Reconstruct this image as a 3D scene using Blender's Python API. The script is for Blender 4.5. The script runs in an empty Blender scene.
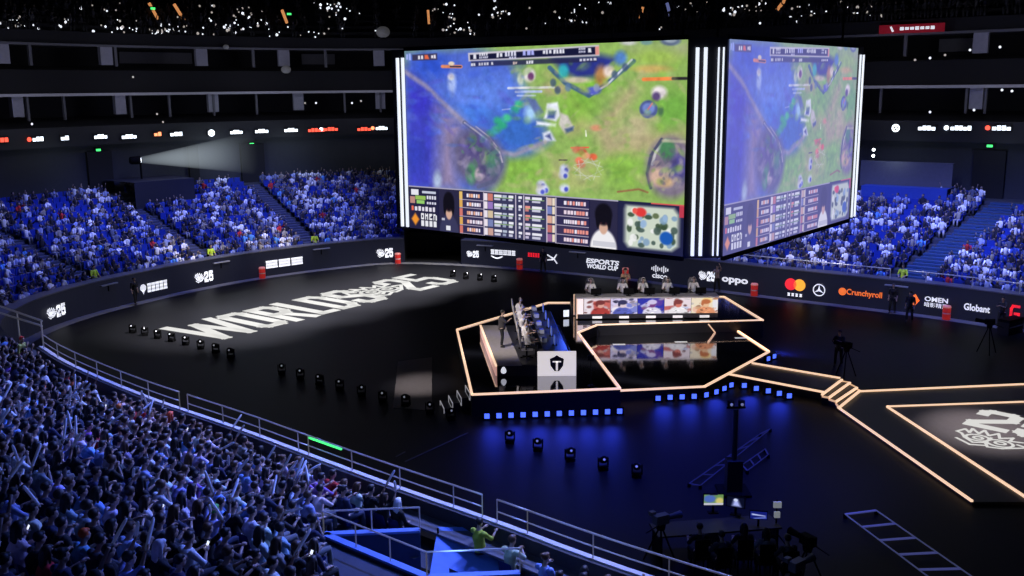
import bpy, bmesh, math, random
import numpy as np
from mathutils import Vector, Matrix
random.seed(7); rng = np.random.default_rng(11)
C = bpy.context.scene.collection
SC = bpy.context.scene
PI = math.pi

# ------------------------------------------------------------------ camera geometry (1024 x 576 frame)
H = 13.0; FP = 1000.0
TH = math.atan(0.2); ROLL = -math.radians(0.55)
RC = (Matrix.Rotation(PI/2 - TH, 3, 'X') @ Matrix.Rotation(ROLL, 3, 'Z'))
RCI = RC.inverted()
def proj(p):
    v = RCI @ (Vector(p) - Vector((0, 0, H)))
    if v.z > -0.01: return (1e6, 1e6, -v.z)
    return (512 + FP*v.x/-v.z, 288 - FP*v.y/-v.z, -v.z)
def ray(x, y): return RC @ Vector(((x-512)/FP, (288-y)/FP, -1.0))
def onz(x, y, z=0.0):
    d = ray(x, y); return Vector((0, 0, H)) + d*((z-H)/d.z)
def ony(x, y, Y):
    d = ray(x, y); return Vector((0, 0, H)) + d*(Y/d.y)

ONES = 'zeroth first second third fourth fifth sixth seventh eighth ninth tenth eleventh twelfth thirteenth fourteenth fifteenth sixteenth seventeenth eighteenth nineteenth'.split()
TENS = {2: ('twentieth', 'twenty'), 3: ('thirtieth', 'thirty'), 4: ('fortieth', 'forty'), 5: ('fiftieth', 'fifty'), 6: ('sixtieth', 'sixty'), 7: ('seventieth', 'seventy'), 8: ('eightieth', 'eighty')}
def nth(n):
    if n < 20: return ONES[n]
    a, b = divmod(n, 10)
    return TENS[a][0] if b == 0 else TENS[a][1] + '-' + ONES[b]

# ------------------------------------------------------------------ materials
def lin(c):
    return tuple((x/12.92 if x <= 0.04045 else ((x+0.055)/1.055)**2.4) for x in c)
def rgb(r, g, b): return lin((r/255, g/255, b/255))
MATS = {}
def mat(name, col=(0.5, 0.5, 0.5), rough=0.6, metal=0.0, emit=None, strength=0.0, var=0.15, scale=6.0, spec=0.5, sample='AUTO', objcol=False, attr=None, alpha=1.0, bump=0.0):
    if name in MATS: return MATS[name]
    m = bpy.data.materials.new(name); m.use_nodes = True
    nt = m.node_tree; b = nt.nodes['Principled BSDF']
    b.inputs['Roughness'].default_value = rough
    b.inputs['Metallic'].default_value = metal
    b.inputs['Specular IOR Level'].default_value = spec
    if alpha < 1: b.inputs['Alpha'].default_value = alpha
    src = None
    if objcol:
        n = nt.nodes.new('ShaderNodeObjectInfo'); src = n.outputs['Color']
    elif attr:
        n = nt.nodes.new('ShaderNodeAttribute'); n.attribute_name = attr; src = n.outputs['Color']
    tc = nt.nodes.new('ShaderNodeTexCoord'); nz = nt.nodes.new('ShaderNodeTexNoise')
    nz.inputs['Scale'].default_value = scale; nz.inputs['Detail'].default_value = 4
    nt.links.new(tc.outputs['Object'], nz.inputs['Vector'])
    mr = nt.nodes.new('ShaderNodeMapRange'); mr.inputs['To Min'].default_value = 1-var; mr.inputs['To Max'].default_value = 1+var
    nt.links.new(nz.outputs['Fac'], mr.inputs['Value'])
    mx = nt.nodes.new('ShaderNodeVectorMath'); mx.operation = 'SCALE'
    if src: nt.links.new(src, mx.inputs[0])
    else: mx.inputs[0].default_value = col[:3]
    nt.links.new(mr.outputs['Result'], mx.inputs['Scale'])
    nt.links.new(mx.outputs[0], b.inputs['Base Color'])
    if bump:
        bp = nt.nodes.new('ShaderNodeBump'); bp.inputs['Strength'].default_value = bump
        nt.links.new(nz.outputs['Fac'], bp.inputs['Height']); nt.links.new(bp.outputs['Normal'], b.inputs['Normal'])
    if emit is not None:
        b.inputs['Emission Color'].default_value = (*emit, 1); b.inputs['Emission Strength'].default_value = strength
    try: m.cycles.emission_sampling = sample
    except Exception: pass
    MATS[name] = m
    return m
def attr_emit(name, attr='Col', strength=1.0, tint=None, fac=0.0):
    m = bpy.data.materials.new(name); m.use_nodes = True
    nt = m.node_tree; b = nt.nodes['Principled BSDF']
    n = nt.nodes.new('ShaderNodeAttribute'); n.attribute_name = attr
    out = n.outputs['Color']
    if tint:
        mx = nt.nodes.new('ShaderNodeMixRGB'); mx.inputs['Fac'].default_value = fac
        nt.links.new(out, mx.inputs['Color1']); mx.inputs['Color2'].default_value = (*tint, 1); out = mx.outputs['Color']
    b.inputs['Base Color'].default_value = (0.01, 0.01, 0.012, 1); b.inputs['Roughness'].default_value = 0.5
    b.inputs['Specular IOR Level'].default_value = 0.1
    nt.links.new(out, b.inputs['Emission Color']); b.inputs['Emission Strength'].default_value = strength
    m.cycles.emission_sampling = 'NONE'
    return m

# ------------------------------------------------------------------ mesh builder
class MB:
    def __init__(s): s.v = []; s.f = []
    def add(s, vs, fs):
        o = len(s.v); s.v += [tuple(p) for p in vs]; s.f += [tuple(i+o for i in f) for f in fs]; return s
    def box(s, c, size, M=None):
        x, y, z = (k/2 for k in size)
        vs = [Vector((a*x, b*y, d*z)) for d in (-1, 1) for b in (-1, 1) for a in (-1, 1)]
        if M is not None: vs = [M @ p for p in vs]
        c = Vector(c)
        return s.add([p+c for p in vs], [(0,2,3,1),(4,5,7,6),(0,1,5,4),(2,6,7,3),(0,4,6,2),(1,3,7,5)])
    def bar(s, a, b, w, h, up=(0, 0, 1)):
        a, b = Vector(a), Vector(b); d = b-a; L = d.length
        if L < 1e-6: return s
        x = d/L; u = Vector(up); y = u.cross(x)
        if y.length < 1e-4: y = Vector((1, 0, 0)).cross(x)
        y.normalize(); z = x.cross(y)
        M = Matrix((x, y, z)).transposed()
        return s.box((a+b)/2, (L, w, h), M)
    def tube(s, pts, rad, n=8, cap=True):
        pts = [Vector(p) for p in pts]
        if not isinstance(rad, (list, tuple)): rad = [rad]*len(pts)
        rings = []; ref = None
        for i, p in enumerate(pts):
            d = (pts[min(i+1, len(pts)-1)] - pts[max(i-1, 0)])
            d = d.normalized() if d.length > 1e-8 else Vector((0, 0, 1))
            if ref is None:
                ref = Vector((0, 0, 1)).cross(d)
                if ref.length < 0.1: ref = Vector((1, 0, 0)).cross(d)
            u = (ref - d*ref.dot(d)); u.normalize(); ref = u; w = d.cross(u)
            r = rad[i]; ru, rw = (r if isinstance(r, tuple) else (r, r))
            rings.append([p + u*(math.cos(2*PI*k/n)*ru) + w*(math.sin(2*PI*k/n)*rw) for k in range(n)])
        vs = [p for r in rings for p in r]; fs = []
        for i in range(len(pts)-1):
            for k in range(n):
                k2 = (k+1) % n
                fs.append((i*n+k, i*n+k2, (i+1)*n+k2, (i+1)*n+k))
        if cap:
            fs.append(tuple(reversed(range(n)))); fs.append(tuple(range((len(pts)-1)*n, len(pts)*n)))
        return s.add(vs, fs)
    def ell(s, c, r, n=12, m=8, M=None):
        c = Vector(c); vs = []; fs = []
        for i in range(m+1):
            th = PI*i/m
            for k in range(n):
                ph = 2*PI*k/n
                p = Vector((r[0]*math.sin(th)*math.cos(ph), r[1]*math.sin(th)*math.sin(ph), r[2]*math.cos(th)))
                if M is not None: p = M @ p
                vs.append(p+c)
        for i in range(m):
            for k in range(n):
                k2 = (k+1) % n
                fs.append((i*n+k, (i+1)*n+k, (i+1)*n+k2, i*n+k2))
        return s.add(vs, fs)
    def lathe(s, prof, c=(0, 0, 0), n=20, M=None):
        c = Vector(c); vs = []; fs = []
        for (r, z) in prof:
            for k in range(n):
                p = Vector((r*math.cos(2*PI*k/n), r*math.sin(2*PI*k/n), z))
                if M is not None: p = M @ p
                vs.append(p+c)
        for i in range(len(prof)-1):
            for k in range(n):
                k2 = (k+1) % n
                fs.append((i*n+k, i*n+k2, (i+1)*n+k2, (i+1)*n+k))
        if prof[0] != prof[-1]: fs.append(tuple(reversed(range(n)))); fs.append(tuple(range((len(prof)-1)*n, len(prof)*n)))
        return s.add(vs, fs)
    def prism(s, poly, z0, z1):
        n = len(poly)
        vs = [(p[0], p[1], z0) for p in poly] + [(p[0], p[1], z1) for p in poly]
        fs = [tuple(reversed(range(n))), tuple(range(n, 2*n))]
        for i in range(n):
            j = (i+1) % n; fs.append((i, j, n+j, n+i))
        return s.add(vs, fs)
    def quad(s, a, b, c, d): return s.add([a, b, c, d], [(0, 1, 2, 3)])
    def xf(s, M): s.v = [tuple(M @ Vector(p)) for p in s.v]; return s
    def mesh(s, name, m=None, smooth=False):
        me = bpy.data.meshes.new(name); me.from_pydata([tuple(p) for p in s.v], [], s.f); 
        if m: me.materials.append(m)
        if smooth: me.shade_smooth()
        me.update(); return me
    def build(s, name, m=None, parent=None, smooth=False, fix=True):
        me = s.mesh(name, m, smooth)
        if fix:
            bm = bmesh.new(); bm.from_mesh(me); bmesh.ops.recalc_face_normals(bm, faces=bm.faces[:]); bm.to_mesh(me); bm.free()
        return link(name, me, parent)
def link(name, me, parent=None):
    o = bpy.data.objects.new(name, me); C.objects.link(o)
    if parent is not None: o.parent = parent
    return o
def tag(o, label=None, cat=None, group=None, kind=None):
    if label: o['label'] = label
    if cat: o['category'] = cat
    if group: o['group'] = group
    if kind: o['kind'] = kind
    return o
def thing(name, label, cat, loc=(0, 0, 0), rz=0.0, group=None):
    o = bpy.data.objects.new(name, None); C.objects.link(o); o.location = loc; o.rotation_euler = (0, 0, rz)
    o.empty_display_size = 0.2
    return tag(o, label, cat, group)
def struct(name, mb, m, smooth=False):
    return tag(mb.build(name, m, None, smooth), None, None, None, 'structure')
def dup(root, loc, rz=0.0, label=None, group=None):
    r = root.copy(); C.objects.link(r); r.location = loc; r.rotation_euler = (0, 0, rz)
    if label: r['label'] = label
    if group: r['group'] = group
    for ch in list(root.children):
        c = ch.copy(); C.objects.link(c); c.parent = r
        for g in list(ch.children):
            d = g.copy(); C.objects.link(d); d.parent = c
    return r
def text_mesh(s, size=1.0, bold=0.0, shear=0.0, ext=0.01, sx=1.0):
    cu = bpy.data.curves.new('lettering', 'FONT'); cu.body = s; cu.size = size; cu.align_x = 'CENTER'; cu.align_y = 'CENTER'
    cu.extrude = ext; cu.offset = bold; cu.shear = shear; cu.resolution_u = 3
    o = bpy.data.objects.new('lettering', cu); C.objects.link(o)
    dg = bpy.context.evaluated_depsgraph_get()
    me = bpy.data.meshes.new_from_object(o.evaluated_get(dg))
    vs = [(v.co.x*sx, v.co.y, v.co.z) for v in me.vertices]; fs = [tuple(p.vertices) for p in me.polygons]
    bpy.data.objects.remove(o); bpy.data.curves.remove(cu); bpy.data.meshes.remove(me)
    m = MB(); m.add(vs, fs)
    if vs:  # centre
        xs = [v[0] for v in vs]; ys = [v[1] for v in vs]
        cx, cy = (min(xs)+max(xs))/2, (min(ys)+max(ys))/2
        m.v = [(x-cx, y-cy, z) for x, y, z in m.v]
    return m
def fit(mb, w, h):
    xs = [v[0] for v in mb.v]; ys = [v[1] for v in mb.v]
    cx, cy = (min(xs)+max(xs))/2, (min(ys)+max(ys))/2
    kx = w/max(1e-6, max(xs)-min(xs)); ky = h/max(1e-6, max(ys)-min(ys))
    mb.v = [((x-cx)*kx, (y-cy)*ky, z) for x, y, z in mb.v]; return mb

# ------------------------------------------------------------------ shared materials
WHITE_LED = mat('white_light', (1, 1, 1), emit=(0.84, 0.90, 1.0), strength=1.05)
SIGN_WHITE = mat('sign_white', (0.8, 0.8, 0.8), emit=(0.85, 0.87, 0.95), strength=0.75, sample='NONE')
SIGN_RED = mat('sign_red', (0.7, 0.05, 0.05), emit=rgb(235, 30, 50), strength=0.9, sample='NONE')
SIGN_ORANGE = mat('sign_orange', (0.8, 0.3, 0.05), emit=rgb(245, 110, 40), strength=0.9, sample='NONE')
SIGN_YELLOW = mat('sign_yellow', (0.8, 0.5, 0.05), emit=rgb(245, 165, 50), strength=0.9, sample='NONE')
EDGE_LED = mat('warm_edge_light', (1, 0.8, 0.6), emit=(1.0, 0.66, 0.44), strength=1.0)
STAIR_LED = mat('stair_edge_light', (0.8, 0.6, 0.45), emit=(1.0, 0.60, 0.36), strength=0.6)
BLACK_METAL = mat('black_metal', (0.004, 0.004, 0.005), 0.7, 0.0, spec=0.08)
DARK = mat('dark_paint', (0.006, 0.006, 0.009), 0.8)
GREY = mat('grey_paint', (0.25, 0.25, 0.28), 0.6)
STEEL = mat('brushed_steel', (0.55, 0.56, 0.6), 0.35, 0.8)
BLUE_LAMP = mat('blue_lamp', (0.1, 0.2, 1), emit=(0.07, 0.14, 1.0), strength=1.6)
GLINT = mat('lens_glint', (0.8, 0.8, 0.9), 0.2, emit=(0.8, 0.85, 1.0), strength=0.16, sample='NONE')
# ================================================================== bowl plan: the rim of the floor
F0 = [(46,31),(40,40),(34,46.5),(27.5,52.2),(24.8,55.1),(21.2,57.9),(16.1,61.6),(11.8,65.1),(7.5,68.5),(2.4,71.6),(-3.9,74.6),(-9.1,75.8),(-13.5,73.4),
      (-18.2,69.6),(-21.5,65.4),(-24,61.1),(-25.6,57.5),(-26.4,53.5),(-25.9,48.9),(-23.4,45.0),(-20.5,42.2),(-18.4,39.6),(-15.7,36.9),(-12.9,34.3),
      (-10.6,32.4),(-8.4,30.6),(-6.4,28.8),(-3.1,25.9),(-0.3,23.6),(2,21.5),(4.7,19.4),(10,15.5),(17,12),(26,10.5),(36,13),(44,20)]
def smooth_closed(P, it=3):
    P = [Vector((p[0], p[1], 0)) for p in P]
    for _ in range(it):
        Q = []
        for i in range(len(P)):
            a, b = P[i], P[(i+1) % len(P)]
            Q += [a*0.75+b*0.25, a*0.25+b*0.75]
        P = Q
    return P
def resample(P, step):
    n = len(P); L = [0]
    for i in range(n): L.append(L[-1] + (P[(i+1) % n]-P[i]).length)
    tot = L[-1]; N = int(tot/step); out = []; j = 0
    for k in range(N):
        s = tot*k/N
        while L[j+1] < s: j += 1
        t = (s-L[j])/max(1e-9, L[j+1]-L[j]); out.append(P[j].lerp(P[(j+1) % n], t))
    return out
RIM = resample(smooth_closed(F0), 0.5)
NR = len(RIM)
def nrm(i):
    d = RIM[(i+3) % NR] - RIM[(i-3) % NR]; d.normalize()
    return Vector((d.y, -d.x, 0))   # outward for a counter-clockwise loop
NRM = [nrm(i) for i in range(NR)]
_c = sum(RIM, Vector())/NR
if (RIM[0]-_c).dot(NRM[0]) < 0: NRM = [-n for n in NRM]
# smooth normals so offset rows never cross
for _ in range(6): NRM = [(NRM[i-1]+NRM[i]*2+NRM[(i+1) % NR]).normalized() for i in range(NR)]
def off(i, d): return RIM[i % NR] + NRM[i % NR]*d
# index ranges: far side / near side
def rim_index_at(px, far=True, z=0.5):
    best = None
    for i in range(NR):
        p = RIM[i]
        if far != (p.y > 47.0 - 0.0*p.x): continue
        if not far and p.x > 12: continue
        q = proj((p.x, p.y, z))
        if q[2] < 1: continue
        e = abs(q[0]-px)
        if best is None or e < best[0]: best = (e, i)
    return best[1]
RAKE = 0.33; ROW = 0.85; Z0 = 1.15
def row_d(k): return 1.0 + k*ROW
def row_z(k): return Z0 + k*ROW*RAKE
NROWS = 15        # far bowl
NNEAR = 20        # near bowl
BOARD_H = 1.8
I_LEFT = rim_index_at(47); I_RIGHT = rim_index_at(1015)
FAR_I = [i for i in range(NR) if RIM[i].y > 44.5 and RIM[i].x > -27]      # far half
# near half: everything else, ordered
def is_near(i):
    p = RIM[i]; return p.y < 47.0 and p.x < 16
NEAR_I = [i for i in range(NR) if is_near(i)]

def loft(name, idx, prof, m, closed=False, smooth=False):
    """a surface that runs along the rim: prof lists (offset, height)"""
    mb = MB(); n = len(prof)
    vs = []
    for i in idx:
        for d, z in prof:
            p = off(i, d); vs.append((p.x, p.y, z))
    fs = []
    K = len(idx)
    for a in range(K if closed else K-1):
        b = (a+1) % K
        for j in range(n-1):
            fs.append((a*n+j, b*n+j, b*n+j+1, a*n+j+1))
    mb.add(vs, fs)
    return struct(name, mb, m, smooth)
ALL = list(range(NR))
# ------------------------------------------------------------------ floor
fl = MB(); fl.add([(p.x, p.y, 0) for p in RIM], [tuple(range(NR))])
FLOOR = mat('dark_arena_floor', (0.009, 0.009, 0.012), 0.5, var=0.25, scale=0.4, spec=0.12)
struct('floor', fl, FLOOR)
ring = loft('trim_1', ALL, [(-0.75, 0.004), (-0.45, 0.012), (0.0, 0.012)], mat('pale_floor_edge', (0.16, 0.155, 0.15), 0.7), True)
# perimeter boards
BOARD = mat('navy_led_board', (0.008, 0.009, 0.018), 0.5, spec=0.2, emit=(0.010, 0.011, 0.022), strength=0.6, sample='NONE')
# the boards stop at the black players' tunnel under the video cube
I_T0 = rim_index_at(461); I_T1 = rim_index_at(402)
tun = list(range(min(I_T0, I_T1), max(I_T0, I_T1)+1))
rest = list(range(tun[-1], tun[0]+NR+1))
loft('wall_boards', [i % NR for i in rest], [(0, 0), (0, BOARD_H), (0.15, BOARD_H), (0.15, 0)], BOARD)
loft('trim_2', [i % NR for i in rest], [(-0.03, BOARD_H), (-0.03, BOARD_H+0.06), (0.9, BOARD_H+0.06), (0.9, BOARD_H)], mat('board_cap', (0.10, 0.10, 0.12), 0.5))
# tunnel: black recess
tb = MB()
p0, p1 = off(tun[0], 0), off(tun[-1], 0); q0, q1 = off(tun[0], 5.0), off(tun[-1], 5.0)
for a, b in ((p0, q0), (q0, q1), (q1, p1)):
    tb.quad((a.x, a.y, 0), (b.x, b.y, 0), (b.x, b.y, 4.2), (a.x, a.y, 4.2))
tb.quad((p0.x, p0.y, 3.9), (q0.x, q0.y, 3.9), (q1.x, q1.y, 3.9), (p1.x, p1.y, 3.9))
tb.quad((p0.x, p0.y, 0.01), (q0.x, q0.y, 0.01), (q1.x, q1.y, 0.01), (p1.x, p1.y, 0.01))
tb.quad((p0.x, p0.y, 3.0), (p1.x, p1.y, 3.0), (p1.x, p1.y, 4.2), (p0.x, p0.y, 4.2))
struct('wall_tunnel', tb, DARK)
# raked terraces: far and near bowl
def stairs_profile(nr):
    pr = [(0.15, Z0)]
    for k in range(nr):
        d0 = 0.15 + (k+1)*ROW
        pr += [(d0, Z0 + k*ROW*RAKE), (d0, Z0 + (k+1)*ROW*RAKE)]
    return pr
TERR = mat('blue_black_terrace', (0.03, 0.035, 0.06), 0.8)
far_loop = [i for i in FAR_I]
# make far loop contiguous
st = next(i for i in range(NR) if (i in set(FAR_I)) and ((i-1) % NR not in set(FAR_I)))
FAR_LOOP = [];  S = set(FAR_I); k = st
while k % NR in S and len(FAR_LOOP) < NR: FAR_LOOP.append(k % NR); k += 1
S2 = set(ALL) - set(FAR_LOOP)
NEAR_LOOP = [FAR_LOOP[-1]]; k = FAR_LOOP[-1]+1
while k % NR in S2: NEAR_LOOP.append(k % NR); k += 1
NEAR_LOOP.append(FAR_LOOP[0])
ta, tz = (tun[0], tun[-1])
ia, iz = FAR_LOOP.index(ta), FAR_LOOP.index(tz)
if ia > iz: ia, iz = iz, ia
fp = stairs_profile(NROWS)
loft('floor_terrace_far', FAR_LOOP[:ia+1], fp, TERR)
loft('floor_terrace_back', FAR_LOOP[iz:], fp, TERR)
TOPZ = Z0 + NROWS*ROW*RAKE; TOPD = 0.15 + NROWS*ROW
# terrace over the tunnel (rows behind the opening)
fp2 = [(5.05, Z0)] + [p for p in fp if p[0] > 5.05]
loft('floor_terrace_tunnel', FAR_LOOP[ia:iz+1], fp2, TERR)
# near bowl with an opening for the stairwell (its corners stand in plan)
WELL_Z = 2.35
WELL = [onz(324, 535, WELL_Z), onz(427, 578, WELL_Z), onz(520, 574, WELL_Z), onz(420, 531, WELL_Z)]
def in_poly(p, poly):
    c = False; n = len(poly); x, y = p[0], p[1]
    for i in range(n):
        x1, y1 = poly[i][0], poly[i][1]; x2, y2 = poly[(i+1) % n][0], poly[(i+1) % n][1]
        if (y1 > y) != (y2 > y) and x < (x2-x1)*(y-y1)/(y2-y1)+x1: c = not c
    return c
WC = sum((Vector(w) for w in WELL), Vector())/4
WELL_OUT = [WC + (Vector(w)-WC)*1.12 for w in WELL]
ntp = stairs_profile(NNEAR)
mbn = MB()
def near_cell(a, b):
    for j in range(len(ntp)-1):
        (d0, z0), (d1, z1) = ntp[j], ntp[j+1]
        n = 4 if abs(d1-d0) > 0.1 else 1
        for q in range(n):
            e0, e1 = d0+(d1-d0)*q/n, d0+(d1-d0)*(q+1)/n
            h0, h1 = z0+(z1-z0)*q/n, z0+(z1-z0)*(q+1)/n
            A, B, D, E = off(a, e0), off(b, e0), off(b, e1), off(a, e1)
            ctr = (A+B+D+E)/4
            if in_poly(ctr, WELL): continue
            mbn.quad((A.x, A.y, h0), (B.x, B.y, h0), (D.x, D.y, h1), (E.x, E.y, h1))
for a, b in zip(NEAR_LOOP[:-1], NEAR_LOOP[1:]): near_cell(a, b)
struct('floor_terrace_near', mbn, TERR)

# ------------------------------------------------------------------ upper levels behind the far bowl
UD = TOPD + 1.2          # offset of the fascia with the lit ribbon
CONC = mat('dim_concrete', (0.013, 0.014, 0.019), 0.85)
CONC2 = mat('mid_concrete', (0.13, 0.13, 0.15), 0.85)
PALE = mat('pale_column', (0.30, 0.30, 0.36), 0.7)
U = FAR_LOOP
RIBZ0, RIBZ1 = 9.1, 10.5
loft('wall_back', U, [(TOPD, TOPZ), (UD+0.6, TOPZ+0.02), (UD+0.6, RIBZ0)], mat('grey_blue_wall', (0.035, 0.038, 0.05), 0.8))
loft('wall_ribbon', U, [(UD+0.6, RIBZ0), (UD, RIBZ0), (UD, RIBZ1), (UD+0.2, RIBZ1)], mat('ribbon_fascia', (0.015, 0.016, 0.022), 0.6))
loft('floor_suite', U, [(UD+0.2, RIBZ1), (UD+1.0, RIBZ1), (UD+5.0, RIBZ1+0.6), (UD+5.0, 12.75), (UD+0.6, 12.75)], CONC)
loft('trim_3', U, [(UD+0.6, 12.72), (UD+0.35, 12.72), (UD+0.35, 12.92), (UD+0.6, 12.92)], mat('pale_slab_edge', (0.32, 0.32, 0.38), 0.6, emit=(0.25, 0.25, 0.3), strength=0.12, sample='NONE'))
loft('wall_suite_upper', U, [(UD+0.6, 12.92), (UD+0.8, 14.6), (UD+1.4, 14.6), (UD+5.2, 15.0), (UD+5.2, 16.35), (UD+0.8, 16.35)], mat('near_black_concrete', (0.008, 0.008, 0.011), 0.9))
loft('trim_4', U, [(UD+0.8, 16.33), (UD+0.6, 16.33), (UD+0.6, 16.5), (UD+0.8, 16.5)], mat('grey_slab_edge', (0.12, 0.12, 0.14), 0.7))
up = [(UD+0.8, 16.5), (UD+0.9, 17.4)]
for k in range(16): up += [(UD+0.9+(k+1)*0.9, 17.4+k*0.55), (UD+0.9+(k+1)*0.9, 17.4+(k+1)*0.55)]
up += [(UD+22, 32)]
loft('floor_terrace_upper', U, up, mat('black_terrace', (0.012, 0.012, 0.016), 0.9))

def rim_hit(px, d, z):
    """index on the far side whose point at offset d and height z stands at image column px"""
    best = None
    for i in FAR_LOOP:
        p = off(i, d); q = proj((p.x, p.y, z))
        if q[2] < 1: continue
        e = abs(q[0]-px)
        if best is None or e < best[0]: best = (e, i)
    return best[1]
def frame_at(i, d, z):
    """matrix whose x runs along the wall (to the right seen from the floor), y up, z towards the floor"""
    p = off(i, d); n = -NRM[i % NR]; x = Vector((0, 0, 1)).cross(n); x.normalize()
    M = Matrix((( x.x, 0, n.x, p.x), (x.y, 0, n.y, p.y), (0, 1, 0, z), (0, 0, 0, 1)))
    return M
def z_at(i, d, py):
    p = off(i, d); lo, hi = -2.0, 30.0
    for _ in range(40):
        mid = (lo+hi)/2
        if proj((p.x, p.y, mid))[1] > py: lo = mid
        else: hi = mid
    return (lo+hi)/2
tn = [5]
def column(px, d, z0, z1, w, m, dep=0.4):
    i = rim_hit(px, d, z0); M = frame_at(i, d, 0)
    mb = MB(); mb.box((0, (z0+z1)/2, 0), (w, z1-z0, dep)); mb.xf(M)
    struct('trim_%d' % tn[0], mb, m); tn[0] += 1
for px in (5, 109, 202, 290, 376, 985): column(px, UD+1.0, 15.0, 16.35, 0.95, PALE)
for px in (28, 121, 254, 333, 905): column(px, UD+1.0, 14.9, 16.35, 0.22, CONC2, 0.2)
for px in (17, 124, 211, 295, 378, 973): column(px, UD+1.0, 11.3, 12.75, 0.85, PALE)
for px in (26, 66, 132, 174, 217, 258, 340, 372, 881, 965, 985): column(px, UD+0.8, 11.0, 12.75, 0.16, CONC2, 0.2)
# a beige wall piece and thin rails between the upper columns
for (px0, px1, y0, y1) in ((120, 188, 52, 60), (297, 330, 55, 66), (940, 968, 36, 44)):
    i = rim_hit((px0+px1)/2, UD+4.5, 15.6); M = frame_at(i, UD+4.5, 15.7); mb = MB(); mb.box((0, 0, 0), ((px1-px0)*0.09, 0.9, 0.1)); mb.xf(M)
    struct('trim_%d' % tn[0], mb, CONC2); tn[0] += 1

# ------------------------------------------------------------------ lit ribbon signs, each a sign of its own
RW = mat('ribbon_white', (0.8, 0.8, 0.8), emit=(0.80, 0.90, 1.0), strength=2.6, sample='NONE')
RR = mat('ribbon_red', (0.8, 0.1, 0.1), emit=(1.0, 0.10, 0.05), strength=1.6, sample='NONE')
RO = mat('ribbon_orange', (0.8, 0.3, 0.1), emit=(1.0, 0.28, 0.12), strength=2.2, sample='NONE')
RG = mat('green_light', (0.1, 0.8, 0.2), emit=(0.05, 0.75, 0.15), strength=2.0, sample='NONE')
def ribbon(px0, px1, py, kind, label):
    c = (px0+px1)/2; i = rim_hit(c, UD-0.06, 9.8); z = z_at(i, UD-0.06, py); p = off(i, UD-0.06)
    sc = proj((p.x, p.y, z))[2]/1000; w = (px1-px0)*sc; h = 0.30
    M = frame_at(i, UD-0.10, z)
    root = thing('ribbon_sign', label, 'sign', M.to_translation(), 0, 'lit signs along the ribbon fascia')
    Mr = M.copy(); Mr.translation = (0, 0, 0)
    def piece(nm, shape, m):
        shape.xf(Mr); shape.build(nm, m, root)
    bk = MB(); bk.box((0, 0, -0.03), (w+0.1, 0.5, 0.03)); piece('backing', bk, DARK)
    if kind == 'round':
        g = MB(); g.lathe([(0.16, 0), (0.27, 0), (0.27, 0.03), (0.16, 0.03), (0.16, 0)], n=18); 
        for a in (90, 210, 330):
            g.bar((0, 0, 0.015), (0.18*math.cos(math.radians(a)), 0.18*math.sin(math.radians(a)), 0.015), 0.06, 0.03)
        piece('emblem', g, RW); return
    col = {'w': RW, 'r': RR, 'o': RO}[kind[0]]
    n = max(2, int(w/0.26)); g = MB()
    for k in range(n):
        hh = h*(1.0 if (k*7) % 3 else 0.72); g.box((-w/2+(k+0.5)*w/n, (hh-h)/2, 0), (w/n*0.80, hh, 0.03))
    piece('lettering', g, col)
    if len(kind) > 1:
        g2 = MB(); g2.lathe([(0.16, 0), (0.16, 0.04)], n=14); g2.v = [(x-w/2-0.25, y, zz) for x, y, zz in g2.v]
        piece('emblem', g2, {'w': RW, 'r': RR, 'o': RO}[kind[1]])
for (a, b, y, k, l) in [
    (-4, 10, 140, 'r', 'red lit sign on the ribbon fascia cut by the frame edge'),
    (31, 43, 139, 'wr', 'white lit sign with a red dot on the ribbon fascia'),
    (62, 71, 138, 'w', 'short white lit sign alone on the ribbon fascia'),
    (91, 105, 136.5, 'w', 'white lit sign on ribbon fascia above first green exit lamp'),
    (120, 136, 136.5, 'w', 'long white lit sign on ribbon fascia below a small green light'),
    (152, 160, 134, 'o', 'small orange red lit sign on the ribbon fascia'),
    (173, 186, 134, 'w', 'white lit sign right of the small orange sign on the ribbon fascia'),
    (205, 213, 133, 'round', 'round white lit emblem on the ribbon fascia beside the hazy beam'),
    (230, 243, 132, 'w', 'white lit sign on the ribbon fascia above the second green exit lamp'),
    (256, 270, 131, 'w', 'white lit sign between the green exit lamp and red signs'),
    (279, 293, 130, 'w', 'white lit sign just left of the first long red ribbon sign'),
    (304, 321, 130, 'r', 'first long red lit sign on the ribbon fascia'),
    (331, 345, 129, 'rw', 'red lit sign with a white dot on the ribbon fascia'),
    (358, 372, 129, 'r', 'red lit sign on ribbon fascia second from the video cube'),
    (384, 396, 128, 'wo', 'white lit sign with orange dot beside the video cube edge'),
    (889, 897, 128, 'round', 'round white lit emblem on the ribbon fascia right of the cube'),
    (918, 935, 128, 'w', 'white lit sign right of the round emblem on the ribbon fascia'),
    (953, 973, 128, 'ww', 'thin white lit sign led by a white dot on the ribbon'),
    (987, 1005, 128, 'wr', 'white lit sign with a red dot at the ribbon right end')]:
    ribbon(a, b, y, k, l)
def exit_lamp(px, py, d, label):
    i = rim_hit(px, d, 8.5); z = z_at(i, d, py); M = frame_at(i, d, z); root = thing('exit_lamp', label, 'lamp', M.to_translation(), 0, 'green exit lamps')
    Mr = M.copy(); Mr.translation = (0, 0, 0)
    a = MB(); a.box((0, 0, -0.06), (0.6, 0.32, 0.1)); a.xf(Mr); a.build('housing', DARK, root)
    b = MB(); b.box((0, 0, 0.0), (0.36, 0.16, 0.04)); b.xf(Mr); b.build('lit_face', RG, root)
exit_lamp(101, 150, UD+0.4, 'green exit lamp over the dark doorway beside the hazy beam')
exit_lamp(248, 144, UD+0.4, 'green exit lamp over the dark doorway behind middle of left stand')
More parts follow.
